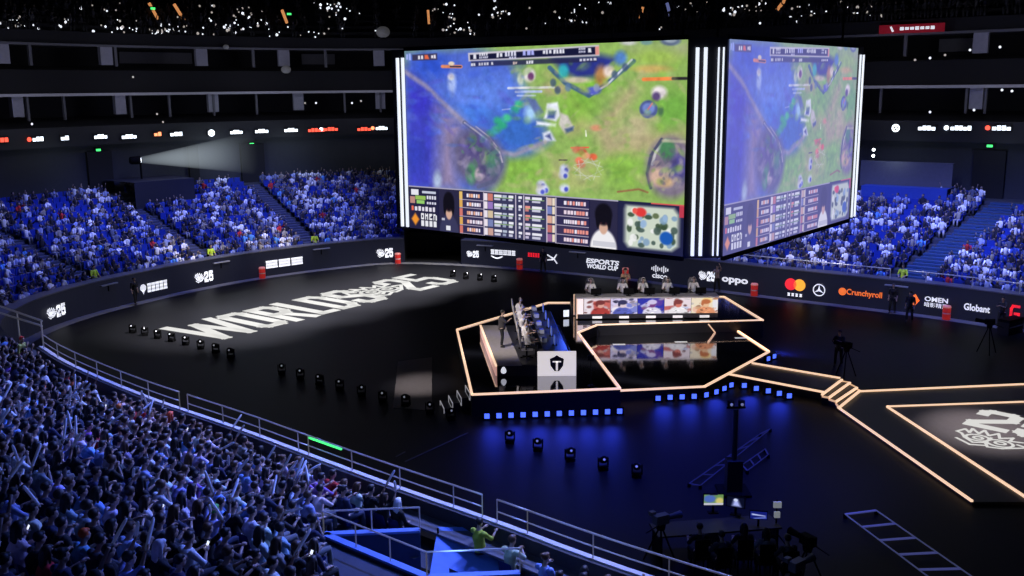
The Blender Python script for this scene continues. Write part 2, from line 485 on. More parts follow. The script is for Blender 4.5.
exit_lamp(985, 146, UD+0.1, 'green exit lamp over dark doorway behind the right stand')
exit_lamp(160, 8.5, UD+2.5, 'green exit lamp in upper tier between two amber stair lights')
exit_lamp(294, 14, UD+2.5, 'green exit lamp in upper tier right of an amber stair light')
for n, (px, w) in enumerate(((101, 26), (248, 24), (985, 30), (190, 10))):     # dark doorways
    i = rim_hit(px, UD+0.45, 8); M = frame_at(i, UD+0.45, 0); p = off(i, UD+0.45); s = proj((p.x, p.y, 8))[2]/1000
    mb = MB(); mb.box((0, (TOPZ-0.6+8.6)/2, 0), (w*s, 8.6-TOPZ+0.6, 0.3)); mb.xf(M); struct('door_%d' % (n+1), mb, DARK)
# amber stair lights of the upper tier
AMB = mat('amber_light', (0.8, 0.4, 0.1), emit=(1.0, 0.40, 0.14), strength=0.55, sample='NONE')
BLU = mat('dim_blue_light', (0.2, 0.3, 0.8), emit=(0.3, 0.35, 0.8), strength=0.3, sample='NONE')
def stair_light(a, b, label, m=AMB):
    pa = None
    c = ((a[0]+b[0])/2)
    i = rim_hit(c, UD+2.6, 18.5)
    def pt(px, py):
        ii = rim_hit(px, UD+2.6, 18.5); q = off(ii, UD+2.6); Y = q.y; return ony(px, py, Y)
    mb = MB(); mb.bar(pt(*a), pt(*b), 0.16, 0.2)
    tag(mb.build('stair_light', m), label, 'light', 'strip lights in the upper tier')
stair_light((149, 3), (158, 19), 'amber strip light left of the upper green exit lamp, sloping down')
stair_light((174, 4), (184, 20), 'amber strip light right of the upper green exit lamp, sloping down')
stair_light((282, 10), (287, 23), 'short amber strip light beside the second upper green exit lamp')
stair_light((428, 10), (429, 24), 'dim amber upright strip light above the video cube left half')
stair_light((643, 7), (640, 19), 'dim amber strip light above the video cube right half')
stair_light((667, 3), (671, 18), 'dim blue strip light above the video cube near its corner', BLU)
stair_light((777, 10), (785, 0), 'amber strip light above the right face of the cube')
# red banner with small pale lettering on the upper balcony at the right
i = rim_hit(910, UD+0.3, 16.4); M = frame_at(i, UD+0.3, z_at(i, UD+0.3, 28.5)); p = off(i, UD+0.3); s = proj((p.x, p.y, 16.4))[2]/1000
ban = thing('banner', 'red cloth banner with white lettering hanging on the upper balcony', 'banner', M.to_translation())
Mr = M.copy(); Mr.translation = (0, 0, 0)
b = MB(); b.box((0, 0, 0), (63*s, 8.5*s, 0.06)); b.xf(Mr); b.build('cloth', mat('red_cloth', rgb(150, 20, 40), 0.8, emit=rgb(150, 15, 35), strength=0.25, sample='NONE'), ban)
t = MB()
for k in range(7): t.box(((-9+k*4.9)*s, 0.2*s, 0.05), (3.6*s, (2.6 if k % 3 else 3.2)*s, 0.03))
t.xf(Mr); t.build('lettering', SIGN_WHITE, ban)
b = MB(); b.bar((-20*s, 2.5*s, 0.05), (-17.5*s, -2.5*s, 0.05), 0.12, 0.05, (0, 0, 1)); b.xf(Mr); b.build('emblem', SIGN_WHITE, ban)
# ================================================================== painted displays (colours live on dense grids of the flat display)
class Canvas:
    def __init__(s, W, Hh, quad=None):
        s.W, s.H = W, Hh
        u, v = np.meshgrid((np.arange(W)+0.5)/W, (np.arange(Hh)+0.5)/Hh)   # v downwards
        s.img = np.zeros((Hh, W, 3)); s.u, s.v = u, v
        if quad is not None:      # picture coordinates of the display as it reads on a flat sheet seen at a slant
            (x0, y0), (x1, y1), (x2, y2), (x3, y3) = quad      # TL TR BR BL
            A = []; B = []
            for (uu, vv), (x, y) in zip(((0, 0), (1, 0), (1, 1), (0, 1)), quad):
                A += [[uu, vv, 1, 0, 0, 0, -uu*x, -vv*x], [0, 0, 0, uu, vv, 1, -uu*y, -vv*y]]; B += [x, y]
            h = np.linalg.solve(np.array(A, float), np.array(B, float)); w = h[6]*u+h[7]*v+1
            s.x = (h[0]*u+h[1]*v+h[2])/w; s.y = (h[3]*u+h[4]*v+h[5])/w
        else: s.x, s.y = u, v
    def put(s, m, col, a=1.0):
        m = np.clip(m*a, 0, 1)[..., None]; s.img = s.img*(1-m) + np.array(col, float)/255*m
    def poly(s, P, col, soft=1.2, a=1.0):
        ins = np.zeros(s.x.shape, bool); dist = np.full(s.x.shape, 1e9); n = len(P)
        for i in range(n):
            x1, y1 = P[i]; x2, y2 = P[(i+1) % n]
            if y1 != y2:
                ins ^= ((y1 > s.y) != (y2 > s.y)) & (s.x < (x2-x1)*(s.y-y1)/(y2-y1)+x1)
            dist = np.minimum(dist, s.sd(P[i], P[(i+1) % n]))
        sg = np.where(ins, dist, -dist); s.put(np.clip(sg/soft*0.5+0.5, 0, 1), col, a)
    def sd(s, p, q):
        dx, dy = q[0]-p[0], q[1]-p[1]; L = dx*dx+dy*dy+1e-12
        t = np.clip(((s.x-p[0])*dx+(s.y-p[1])*dy)/L, 0, 1)
        return np.hypot(s.x-p[0]-t*dx, s.y-p[1]-t*dy)
    def line(s, P, w, col, soft=0.8, a=1.0):
        d = np.full(s.x.shape, 1e9)
        for i in range(len(P)-1): d = np.minimum(d, s.sd(P[i], P[i+1]))
        s.put(np.clip((w/2-d)/soft+0.5, 0, 1), col, a)
    def ell(s, c, rx, ry, col, soft=0.25, a=1.0, rot=0.0):
        dx, dy = s.x-c[0], s.y-c[1]; ca, sa = math.cos(rot), math.sin(rot)
        r = np.hypot((dx*ca+dy*sa)/rx, (-dx*sa+dy*ca)/ry); s.put(np.clip((1-r)/soft+0.5, 0, 1), col, a)
    def rect(s, x0, y0, x1, y1, col, a=1.0): s.put(((s.x >= x0) & (s.x < x1) & (s.y >= y0) & (s.y < y1)).astype(float), col, a)
    def noise(s, amp, n=24, seed=0):
        r = np.random.default_rng(seed); t = np.zeros((s.H, s.W))
        for o in (1, 2, 4):
            g = r.standard_normal((int(n*o*s.H/s.W)+3, n*o+3))
            yy = s.v*(g.shape[0]-2); xx = s.u*(g.shape[1]-2); yi, xi = yy.astype(int), xx.astype(int); fy, fx = yy-yi, xx-xi
            t += (g[yi, xi]*(1-fx)*(1-fy)+g[yi, xi+1]*fx*(1-fy)+g[yi+1, xi]*(1-fx)*fy+g[yi+1, xi+1]*fx*fy)/o
        s.img = np.clip(s.img*(1+amp*t[..., None]), 0, 1)
    def mesh(s, name, w, h):
        W, Hh = s.W, s.H
        xs = np.linspace(0, w, W); zs = np.linspace(h, 0, Hh); X, Z = np.meshgrid(xs, zs)
        co = np.stack([X, np.zeros_like(X), Z], -1).reshape(-1, 3)
        idx = np.arange(W*Hh).reshape(Hh, W)
        f = np.stack([idx[1:, :-1], idx[1:, 1:], idx[:-1, 1:], idx[:-1, :-1]], -1).reshape(-1, 4)
        me = bpy.data.meshes.new(name); me.vertices.add(len(co)); me.vertices.foreach_set('co', co.ravel().astype('f'))
        me.loops.add(f.size); me.loops.foreach_set('vertex_index', f.ravel().astype('i')); me.polygons.add(len(f))
        me.polygons.foreach_set('loop_start', np.arange(0, f.size, 4, dtype='i'))
        me.update(calc_edges=True)
        a = me.color_attributes.new('Col', 'FLOAT_COLOR', 'POINT')
        im = np.clip(s.img, 0, 1); L = np.where(im <= 0.04045, im/12.92, ((im+0.055)/1.055)**2.4)
        a.data.foreach_set('color', np.concatenate([L, np.ones((Hh, W, 1))], -1).reshape(-1).astype('f'))
        return me

def A(x, y): return (390+x/3.387, 30+y/3.387)
def AP(*p): return [A(*q) for q in p]
cv = Canvas(560, 315, [(407.5, 53), (688, 38), (686, 256), (412, 231)])
cv.img[:] = np.array((140, 178, 84))/255
# ---- meadow: sandy paths and lighter patches
for P, c in ((((540,150),(600,190),(660,260),(690,330),(600,360),(640,290)), (185,170,120)), (((1003,60),(900,100),(820,170),(850,200),(760,330),(880,360),(860,420),(740,430),(690,330),(760,250),(800,200)), (186,168,128)),
             (((840,350),(1003,330),(1003,380),(880,420)), (176,160,120)), (((560,430),(700,410),(740,480),(700,540),(600,545),(540,500)), (172,178,108)), (((800,60),(1003,40),(1003,80),(850,110)), (160,170,130))):
    cv.poly(AP(*P), c, 7, 0.85)
for c, rx, ry, col in (((640,250),60,60,(120,185,50)), ((700,180),60,30,(120,190,50)), ((960,260),70,60,(100,170,55)), ((900,90),80,30,(150,190,60)), ((450,480),80,50,(132,190,60)), ((800,470),60,60,(130,185,60)), ((560,200),40,20,(190,160,130)), ((840,320),50,40,(205,180,150)), ((890,130),60,12,(215,170,90))):
    cv.ell(A(*c), rx/3.387, ry/3.387, col, 1.0, 0.7)
# ---- blue river side
cv.poly(AP((60,80),(280,60),(420,110),(455,190),(470,240),(530,320),(545,375),(480,420),(400,430),(340,560),(60,560)), (72,100,205), 8)
cv.ell(A(330,230), 34, 22, (92,132,232), 1.2, 0.8); cv.ell(A(150,130), 16, 12, (30,70,205), 1.2, 0.8); cv.ell(A(440,350), 22, 18, (44,100,190), 0.9, 0.85); cv.ell(A(300,290), 24, 10, (60,120,225), 1.2, 0.7)
cv.ell(A(485,285), 6, 7, (170,215,255), 1.0, 0.9)
cv.poly(AP((60,140),(150,215),(190,270),(175,340),(160,545),(60,545)), (54,58,186), 8)
cv.ell(A(110,250), 9, 12, (48,40,200), 1.0, 0.6); cv.ell(A(90,430), 10, 18, (40,56,180), 1.0, 0.6)
cv.poly(AP((170,270),(235,290),(270,330),(235,420),(245,545),(165,545),(175,360)), (146,126,158), 9, 0.9)
cv.line(AP((62,150),(130,195),(200,262),(260,318),(330,368),(385,415),(430,425),(520,385),(545,370)), 4.5, (158,146,168), 3, 0.75)
for k, (x, y) in enumerate(((350,355),(370,340),(390,325),(405,300),(430,275),(445,255),(375,310))): cv.ell(A(x, y), 4.5, 4, ((40,170,110), (60,195,120))[k % 2], 0.9, 0.85)
# ---- round rocky island on the left
cv.ell(A(310,440), 25, 31, (98,92,128), 0.35, 1, -0.5); cv.line(AP((262,318),(330,370),(380,420),(388,465),(360,515),(310,535)), 4, (84,88,122), 1.5, 0.9)
cv.ell(A(300,400), 13, 12, (70,60,120), 0.9, 0.8); cv.ell(A(285,490), 5, 10, (70,150,90), 0.8, 0.9); cv.ell(A(355,445), 7, 13, (60,120,100), 0.9, 0.7); cv.ell(A(312,492), 4.5, 6, (220,190,200), 0.7, 0.9); cv.ell(A(330,430), 4, 7, (110,150,90), 0.9, 0.8)
cv.ell(A(170,515), 4, 9, (170,190,210), 0.9, 0.8)
# ---- dark pit with crystal rim
cv.poly(AP((550,95),(720,85),(770,95),(740,140),(690,160),(640,165),(590,140)), (34,44,130), 4)
cv.line(AP((548,130),(600,180),(680,222),(740,180),(828,105)), 4.5, (58,92,120), 1.6); cv.line(AP((690,215),(740,185),(822,100)), 2, (200,205,225), 1)
cv.ell(A(595,140), 5, 7, (40,170,180), 0.7, 0.9); cv.ell(A(640,170), 13, 3, (205,190,165), 0.9, 0.9); cv.ell(A(720,155), 6, 10, (190,130,70), 0.8, 0.9); cv.ell(A(745,140), 5, 6, (235,215,205), 0.8, 0.9); cv.ell(A(785,95), 6, 7, (70,120,205), 0.8, 0.9); cv.ell(A(695,205), 7, 4, (80,90,190), 0.7)
# ---- pale machines in the middle
for P, c in ((((470,230),(500,235),(530,280),(505,295)), (90,110,165)), (((540,250),(575,245),(585,290),(570,310),(530,300)), (225,230,240)), (((545,275),(570,275),(565,300),(540,300)), (70,90,160)), (((505,310),(570,318),(568,328),(505,322)), (235,240,250)), (((585,280),(610,290),(630,330),(600,350),(580,320)), (205,200,190)), (((600,335),(630,325),(628,340),(604,350)), (70,90,130)), (((525,350),(550,340),(570,375),(530,375)), (205,212,230)), (((535,360),(550,352),(556,372)), (60,70,130))):
    cv.poly(AP(*P), c, 1.3)
cv.ell(A(480,155), 6, 7, (235,225,230), 0.5, 0.9); cv.ell(A(485,160), 3, 4, (110,60,110), 0.6); cv.ell(A(450,170), 3, 6, (210,220,190), 0.7, 0.8)
cv.line(AP((410,200),(562,195)), 2.4, (225,225,225), 0.8, 0.9); cv.line(AP((435,212),(520,210)), 2.4, (180,195,240), 1, 0.9); cv.line(AP((440,225),(500,224)), 1.6, (200,210,240), 1, 0.8)
cv.line(AP((390,273),(415,270)), 1.4, (210,220,255), 0.8, 0.8)
# ---- units
cv.ell(A(220,185), 4, 11, (170,190,240), 0.9, 0.9); cv.ell(A(216,165), 3, 3, (235,235,215), 0.9); cv.line(AP((188,130),(250,130)), 3.2, (240,140,90), 1); cv.line(AP((215,130),(250,130)), 1.6, (40,40,60), 0.6); cv.ell(A(218,120), 3, 2, (240,220,190), 0.6)
for (x, y, c) in ((640,405,(225,90,70)), (660,412,(215,70,55)), (650,440,(235,120,90)), (695,428,(230,100,60)), (672,425,(240,160,120)), (655,455,(205,110,80))): cv.ell(A(x, y), 4.2, 3.4, c, 0.6)
for (x, y) in ((600,470),(597,490),(600,535),(522,525),(532,540),(520,545)): cv.ell(A(x, y), 4.6, 4.6, (206,212,240), 0.7); cv.ell(A(x+6, y+4), 2, 2.4, (70,80,190), 0.7)
for k in range(9):
    a0 = k*0.7; cv.line([A(680+50*math.cos(a0), 470+38*math.sin(a0)), A(680+50*math.cos(a0+1.9), 470+38*math.sin(a0+1.9))], 0.7, (205,212,200), 0.7, 0.7)
cv.line(AP((582,440),(608,440)), 1.2, (70,60,60)); cv.line(AP((622,398),(680,396)), 1.4, (240,90,60))
cv.line(AP((862,165),(962,161)), 3.6, (240,130,60), 0.8); cv.line(AP((960,161),(1004,160)), 3, (34,30,34), 0.8)
cv.ell(A(880,265), 9, 9, (70,84,140), 0.2); cv.ell(A(880,262), 6, 5.5, (110,130,200), 0.4); cv.line(AP((878,265),(892,245)), 1.6, (210,110,140), 0.8); cv.ell(A(915,208), 7.5, 6.5, (240,230,230), 0.6); cv.ell(A(905,222), 4, 4.5, (90,70,120), 0.7); cv.ell(A(920,270), 3, 5, (50,80,70), 0.8, 0.7)
cv.ell(A(950,35), 10, 5, (90,105,130), 0.4); cv.ell(A(950,32), 6, 3, (150,165,180), 0.5); cv.ell(A(870,40), 6, 3, (110,150,140), 0.6); cv.ell(A(810,42), 8, 3, (200,205,195), 0.8)
cv.ell(A(705,330), 5, 3, (225,130,100), 0.9, 0.7); cv.line(AP((670,340),(672,358)), 1.4, (240,245,220))
# ---- rock at the right edge
cv.ell(A(958,460), 25, 31, (122,110,128), 0.3); cv.line(AP((925,365),(890,420),(878,480),(890,530)), 3, (70,72,96), 1.2); cv.line(AP((938,368),(905,410),(895,450)), 2.6, (200,200,196), 1, 0.85); cv.ell(A(945,400), 8, 10, (70,130,84), 0.5); cv.ell(A(912,492), 8, 9, (214,176,150), 0.8, 0.9); cv.ell(A(985,460), 9, 14, (64,60,140), 0.8, 0.85); cv.ell(A(940,510), 8, 5, (196,160,110), 0.8, 0.8); cv.line(AP((930,370),(1003,372)), 3, (196,188,160), 1.6, 0.7)
cv.line(AP((780,545),(850,535),(880,545)), 2, (150,90,60), 1, 0.8)

for (P, w) in (((( 262,318),(300,345),(345,380),(380,415),(390,450)), 1.6), (((300,330),(345,365),(372,400)), 1.0)): cv.line(AP(*P), w, (190,180,196), 0.8, 0.8)
rk = random.Random(12)
for _ in range(60):
    a_ = rk.uniform(0, 6.28); q_ = rk.random()**0.5; cv.ell(A(312+72*q_*math.cos(a_), 435+85*q_*math.sin(a_)), rk.uniform(1, 3.4), rk.uniform(1.5, 6), rk.choice(((60,56,100),(130,120,150),(90,110,110),(70,62,112),(150,140,168),(76,130,90))), 0.7, 0.5, rk.uniform(-1, 1))
for _ in range(40):
    a_ = rk.uniform(0, 6.28); q_ = rk.random()**0.5; cv.ell(A(955+62*q_*math.cos(a_), 455+80*q_*math.sin(a_)), rk.uniform(1, 3.2), rk.uniform(1.5, 5), rk.choice(((90,84,110),(150,140,150),(80,90,100),(190,170,150),(70,66,120))), 0.7, 0.5, rk.uniform(-1, 1))
for _ in range(170):
    x_, y_ = rk.uniform(420, 1000), rk.uniform(110, 545); cv.ell(A(x_, y_), rk.uniform(1.5, 7), rk.uniform(1, 4), rk.choice(((150,200,70),(120,160,80),(170,180,120),(110,170,60),(190,175,135))), 0.9, 0.35, rk.uniform(-1, 1))
for _ in range(90):
    x_, y_ = rk.uniform(65, 460), rk.uniform(110, 400); cv.ell(A(x_, y_), rk.uniform(2, 9), rk.uniform(1, 4), rk.choice(((50,80,200),(100,130,230),(70,90,190),(60,110,210),(90,80,200))), 0.9, 0.3, rk.uniform(-0.4, 1))
for (x_, y_) in ((560,180),(575,205),(610,195),(765,150),(800,125),(705,195)): cv.ell(A(x_, y_), 3, 4, rk.choice(((60,80,110),(150,160,190),(90,120,160))), 0.6, 0.8)
cv.noise(0.05, 70, 3); cv.img = cv.img*0.93+np.array((0.055, 0.055, 0.065))
# ---- score strip at the top
cv.poly(AP((274,84),(712,52),(714,88),(276,112)), (206,200,214), 0.6); cv.poly(AP((280,90),(700,58),(701,84),(281,107)), (24,26,58), 0.5); cv.poly(AP((284,112),(706,92),(706,108),(284,130)), (40,40,76), 0.8, 0.85)
def bits(x0, x1, y, h, col, n, seed, slope=-0.072):
    r = random.Random(seed); w = (x1-x0)/n
    for k in range(n):
        xa = x0+k*w; yy = y+(xa-x0)*slope; hh = h*r.choice((1, 1, 0.8))
        cv.poly(AP((xa, yy-hh/2), (xa+w*r.uniform(.55, .9), yy-hh/2), (xa+w*r.uniform(.55, .9), yy+hh/2), (xa, yy+hh/2)), col, 0.5, 0.95)
bits(292, 304, 96, 16, (240,240,250), 1, 1); bits(312, 342, 89, 9, (240,240,250), 4, 2); bits(312, 342, 99, 7, (230,230,250), 5, 22); bits(370, 392, 90, 15, (245,245,255), 2, 3); bits(398, 438, 86, 16, (235,235,255), 4, 4); bits(412,438,98,6,(220,220,250),3,44)
bits(458, 500, 82, 20, (180,185,255), 3, 5); bits(525, 556, 78, 14, (245,245,255), 3, 6); bits(560, 600, 76, 14, (245,245,255), 4, 7); bits(645, 668, 66, 7, (240,240,255), 4, 8); bits(645, 668, 76, 6, (230,230,255), 4, 9); bits(676, 692, 70, 18, (240,240,250), 1, 10)
cv.poly(AP((700,58),(712,56),(713,84),(701,86)), (225,150,140), 0.5)
bits(284, 300, 123, 9, (235,235,245), 2, 11); bits(310, 345, 121, 9, (220,220,235), 4, 12); bits(352, 360, 118, 9, (235,235,245), 1, 13); bits(425, 440, 116, 9, (225,200,190), 2, 14); bits(470, 494, 113, 10, (245,245,255), 3, 15); bits(648, 706, 103, 8, (225,225,240), 5, 16)
bits(66, 84, 100, 22, (170,185,255), 2, 17); cv.poly(AP((86,92),(170,86),(171,108),(87,112)), (60,56,90), 0.6); bits(106, 126, 101, 12, (245,245,255), 2, 18); bits(128, 146, 99, 17, (240,110,70), 1, 19); bits(150, 168, 98, 12, (245,240,250), 2, 20)
# ---- panel at the bottom, laid out in the display's own u, v
cx, cy = cv.x, cv.y; cv.x, cv.y = cv.u, cv.v
V0 = 0.752
R = cv.rect
R(0, V0, 1, 1, (30,30,62)); R(0, V0, 1, V0+0.008, (170,165,190))
R(0.0, V0+0.01, 0.128, 1, (36,34,66)); R(0.012, V0+0.02, 0.045, V0+0.05, (230,230,240)); R(0.06, V0+0.025, 0.12, V0+0.04, (200,205,225))
R(0.03, V0+0.055, 0.075, V0+0.075, (150,190,90)); R(0.035, V0+0.08, 0.07, V0+0.1, (150,205,110)); R(0.008, V0+0.06, 0.028, V0+0.1, (190,140,130))
for k in range(4): R(0.08+0.011*k, V0+0.05, 0.087+0.011*k, V0+0.07, (225,225,240)); R(0.08+0.011*k, V0+0.085, 0.087+0.011*k, V0+0.1, (215,215,235))
for k in range(7): R(0.012+0.0155*k, V0+0.115+0.004*(k % 2), 0.022+0.0155*k, V0+0.14, (230,225,240) if k else (235,110,90))
cv.poly([(0.028, V0+0.155), (0.045, V0+0.19), (0.028, V0+0.225), (0.011, V0+0.19)], (240,150,50), 0.004)
GL = {'O': ['111','101','101','111'], 'M': ['101','111','101','101'], 'E': ['111','110','100','111'], 'N': ['110','101','101','101']}
for k, ch in enumerate('OMEN'):
    for r, row in enumerate(GL[ch]):
        for q, b in enumerate(row):
            if b == '1': x = 0.053+0.018*k+q*0.0045; y = V0+0.152+r*0.0085; R(x, y, x+0.0046, y+0.0087, (240,240,245))
    R(0.053+0.018*k, V0+0.195, 0.066+0.018*k, V0+0.225, (232,232,240))
def portrait(u0, u1, jacket, hairw):
    R(u0, V0+0.01, u1, 1, (44,42,70)); w = u1-u0; c = (u0+u1)/2
    cv.ell((c, 1.0), w*0.48, 0.10, jacket, 0.15); cv.ell((c, V0+0.125), w*0.17, 0.05, (212,170,150), 0.2)
    cv.ell((c, V0+0.075), w*0.27*hairw, 0.055, (18,16,26), 0.25); cv.ell((c-w*0.2, V0+0.1), w*0.08, 0.045, (18,16,26), 0.4); cv.ell((c+w*0.2, V0+0.1), w*0.08, 0.045, (18,16,26), 0.4); R(c-w*0.12, V0+0.115, c-w*0.04, V0+0.123, (50,30,40)); R(c+w*0.04, V0+0.115, c+w*0.12, V0+0.123, (50,30,40))
portrait(0.132, 0.215, (58,58,92), 1.0); R(0.16, V0+0.21, 0.178, V0+0.235, (230,230,240)); R(0.142, V0+0.17, 0.155, V0+0.18, (190,190,210))
r5 = random.Random(4)
def rows(u0, u1, icon, seed, tint):
    r = random.Random(seed)
    for k in range(5):
        y = V0+0.012+k*0.047; R(u0, y, u1, y+0.041, (60,52,88) if k % 2 else (50,46,84))
        if icon: R(u0, y, u0+0.012, y+0.041, r.choice(((230,190,110), (220,170,90), (210,120,110))))
        x = u0+0.03
        while x < u1-0.01:
            w = r.uniform(0.006, 0.012); R(x, y+0.011, x+w*0.75, y+0.03, r.choice(((240,235,250), tint, (235,215,230)))); x += w
        R(u0, y+0.041, u1, y+0.044, (190,180,205))
rows(0.218, 0.312, True, 1, (240,180,150)); rows(0.585, 0.70, False, 2, (235,150,140))
R(0.314, V0+0.01, 0.585, 1, (58,58,92))
for k in range(5):
    y = V0+0.012+k*0.047
    for u0, w, c in ((0.316,0.014,(235,225,235)), (0.332,0.02,((200,120,110),(150,120,190),(210,190,160),(120,130,180),(200,160,150))[k]), (0.555,0.016,((190,110,110),(150,100,150),(210,180,170),(120,130,190),(220,170,150))[(k+2) % 5]), (0.573,0.01,(235,220,200))): R(u0, y, u0+w, y+0.038, c)
    for u0, u1, c in ((0.357,0.385,(235,235,245)), (0.39,0.405,(180,190,210)), (0.412,0.43,(240,240,250)), (0.45,0.462,(240,240,250)), (0.475,0.492,(235,150,140) if k in (1, 2) else (230,220,240)), (0.5,0.535,(235,235,245))):
        R(u0, y+0.004, u1, y+0.016, c); R(u0, y+0.022, u1-0.004, y+0.034, (c[0]*0.85, c[1]*0.85, c[2]*0.9))
    R(0.357, y+0.018, 0.43, y+0.021, (150,190,120)); R(0.475, y+0.018, 0.545, y+0.021, (150,190,120))
for u0 in (0.314, 0.437, 0.468, 0.552, 0.584): R(u0, V0+0.01, u0+0.0035, 1, (200,190,210))
portrait(0.703, 0.795, (238,236,240), 1.15); R(0.715, V0+0.21, 0.79, V0+0.235, (205,205,215))
R(0.797, V0, 1, 1, (34,36,70)); cv.poly([(0.822,V0+0.02),(0.97,V0+0.02),(0.985,V0+0.05),(0.985,V0+0.2),(0.965,V0+0.225),(0.83,V0+0.225),(0.818,V0+0.2),(0.818,V0+0.04)], (205,215,200), 0.008)
for k in range(42):
    x, y = r5.uniform(0.83, 0.972), r5.uniform(V0+0.035, V0+0.21); cv.ell((x, y), r5.uniform(0.006, 0.013), r5.uniform(0.01, 0.02), r5.choice(((60,80,60), (70,90,84), (150,180,215), (90,105,70), (240,240,240), (130,160,190))), 0.4, 0.9)
cv.ell((0.868, V0+0.05), 0.018, 0.022, (225,60,60), 0.4); cv.ell((0.85, V0+0.045), 0.008, 0.014, (235,90,80), 0.4); cv.ell((0.948, V0+0.165), 0.02, 0.032, (30,90,180), 0.3)
R(0.985, V0+0.005, 1, V0+0.06, (190,60,80)); R(0.9, V0, 1, V0+0.008, (210,90,90))
cv.x, cv.y = cx, cy

# ================================================================== the hung video cube
KS = 0.8
CORN = Vector((7.91, 45.4, 0))*KS; L_END = Vector((-5.70, 56.1, 0))*KS; S_Z0, S_Z1 = 13-(13-5.3)*KS, 13+2.05*KS
dl = (L_END-CORN); WL = dl.length; dl.normalize()
dr = Vector((-dl.y, dl.x, 0));  dr = dr if dr.y > 0 else -dr
R0 = Vector((9.64, 45.4, 0))*KS
def along(o, d, px, z=S_Z1):
    lo, hi = -3.0, 25.0
    s0 = proj((o.x+d.x*lo, o.y+d.y*lo, z))[0] < px
    for _ in range(50):
        m_ = (lo+hi)/2; q = o+d*m_
        if (proj((q.x, q.y, z))[0] < px) == s0: lo = m_
        else: hi = m_
    return lo
WR = along(R0, dr, 857.0)
BEV = (R0-CORN)
E2 = R0 + dr*WR
nl = Vector((dl.y, -dl.x, 0)); nl = nl if nl.y < 0 else -nl        # outward normal of the left display
nr_ = Vector((dr.y, -dr.x, 0)); nr_ = nr_ if nr_.x > 0 else -nr_
cube = thing('video_cube', 'huge hanging four-sided video cube showing a game broadcast over the stage', 'screen', (CORN.x, CORN.y, S_Z0))
base = Vector((CORN.x, CORN.y, S_Z0)); HT = S_Z1-S_Z0
def loc(p): return Vector((p.x, p.y, 0)) - Vector((CORN.x, CORN.y, 0))
me_l = cv.mesh('game_display', WL, HT)
M1 = attr_emit('game_picture', strength=1.0)
M2 = attr_emit('game_picture_side', strength=0.98, tint=rgb(150, 150, 235), fac=0.36)
def face(me, origin, xdir, m, label=None):
    o = bpy.data.objects.new('display', me); C.objects.link(o); o.parent = cube
    n = Vector((0, 0, 1)).cross(xdir)
    o.matrix_local = Matrix(((xdir.x, n.x, 0, origin.x), (xdir.y, n.y, 0, origin.y), (0, 0, 1, 0), (0, 0, 0, 1)))
    if label: o['label'] = label
    return o
me_l.materials.append(M1)
face(me_l, loc(L_END)+nl*0.06, -dl, M1, 'bright left display with game map and score panel')
me_r = me_l.copy(); me_r.materials.clear(); me_r.materials.append(M2)
o = face(me_r, loc(R0)+nr_*0.06, dr, M2, 'bluish right display showing the same game picture'); o.scale = (WR/WL, 1, 1)
# dark body of the cube behind the displays
T1 = L_END + dl*0.85 ; T0 = R0 + dr*along(R0, dr, 863.8)
back = [CORN, R0, T0, T0 - nr_*0.0 + (T1-CORN)*1.0, T1]
body = MB()
inner = [loc(p) for p in (CORN, R0, T0, T0+(L_END-CORN), T1)]
body.prism([(p.x, p.y) for p in inner], -0.05, HT+0.05); body.build('body', mat('cube_black', (0.012, 0.013, 0.02), 0.5), cube)
# corner panel strips (pairs of white light tubes)
def strip(p, w=0.24, n=None):
    mb = MB(); q = loc(p) + n*0.08; t = Vector((-n.y, n.x, 0))
    mb.bar(q + Vector((0, 0, 0.05)), q + Vector((0, 0, HT-0.3)), w, 0.08, (n.x, n.y, 0)); mb.build('light_strip', WHITE_LED, cube)
nb = Vector((BEV.y, -BEV.x, 0)).normalized(); nb = nb if nb.y < 0 else -nb
for f in (0.22, 0.43, 0.765, 0.89): strip(CORN + BEV*f, 0.115 if f < 0.6 else 0.045, nb)
for dd in (along(L_END, dl, 403.6), along(L_END, dl, 398.4)): strip(L_END + dl*dd, 0.12, nl)
for xx in (859.5, 862.5): strip(R0 + dr*along(R0, dr, xx), 0.05, nr_)
for a, b in ((CORN, L_END), (R0, E2)):
    n = nl if a is CORN else nr_
    for z in (-0.06, HT+0.06): fr = MB(); fr.bar(loc(a)+n*0.05+Vector((0, 0, z)), loc(b)+n*0.05+Vector((0, 0, z)), 0.14, 0.16, (0, 0, 1)); fr.build('display_frame', BLACK_METAL, cube)
cb = (inner[0]+inner[3])/2
for p in inner[:4]:
    q = p*0.9 + cb*0.1; hb = MB(); hb.tube([q+Vector((0, 0, HT)), q+Vector((0, 0, HT+12))], 0.05, 6); hb.build('hoist_cable', DARK, cube)
# ================================================================== stage
GLOSS = mat('mirror_black_stage', (0.30, 0.30, 0.34), 0.06, 1.0, var=0.05)
SIDE = mat('stage_side', (0.012, 0.012, 0.016), 0.5)
ZL, ZH = 0.9, 0.37
def P2(pts, z): return [(onz(x, y, z).x, onz(x, y, z).y) for x, y in pts]
stage = thing('stage', 'black glossy angular stage outlined with glowing warm edge light', 'stage', (4, 48, 0))
SO = Vector((4, 48, 0))
def sbuild(name, mb, m, label=None):
    mb.v = [(x-SO.x, y-SO.y, z-SO.z) for x, y, z in mb.v]; o = mb.build(name, m, stage)
    if label: o['label'] = label
    return o
SPIKE = P2([(578, 333)], ZL)[0]
left_poly = P2([(457, 330), (472, 395), (620, 389)], ZL) + [SPIKE] + P2([(572, 303), (548, 303), (482, 322.5)], ZL)
back_poly = [SPIKE] + P2([(596.5, 325.6), (763, 320.7), (724, 297)], ZL) + P2([(600, 297), (572, 303)], ZL)
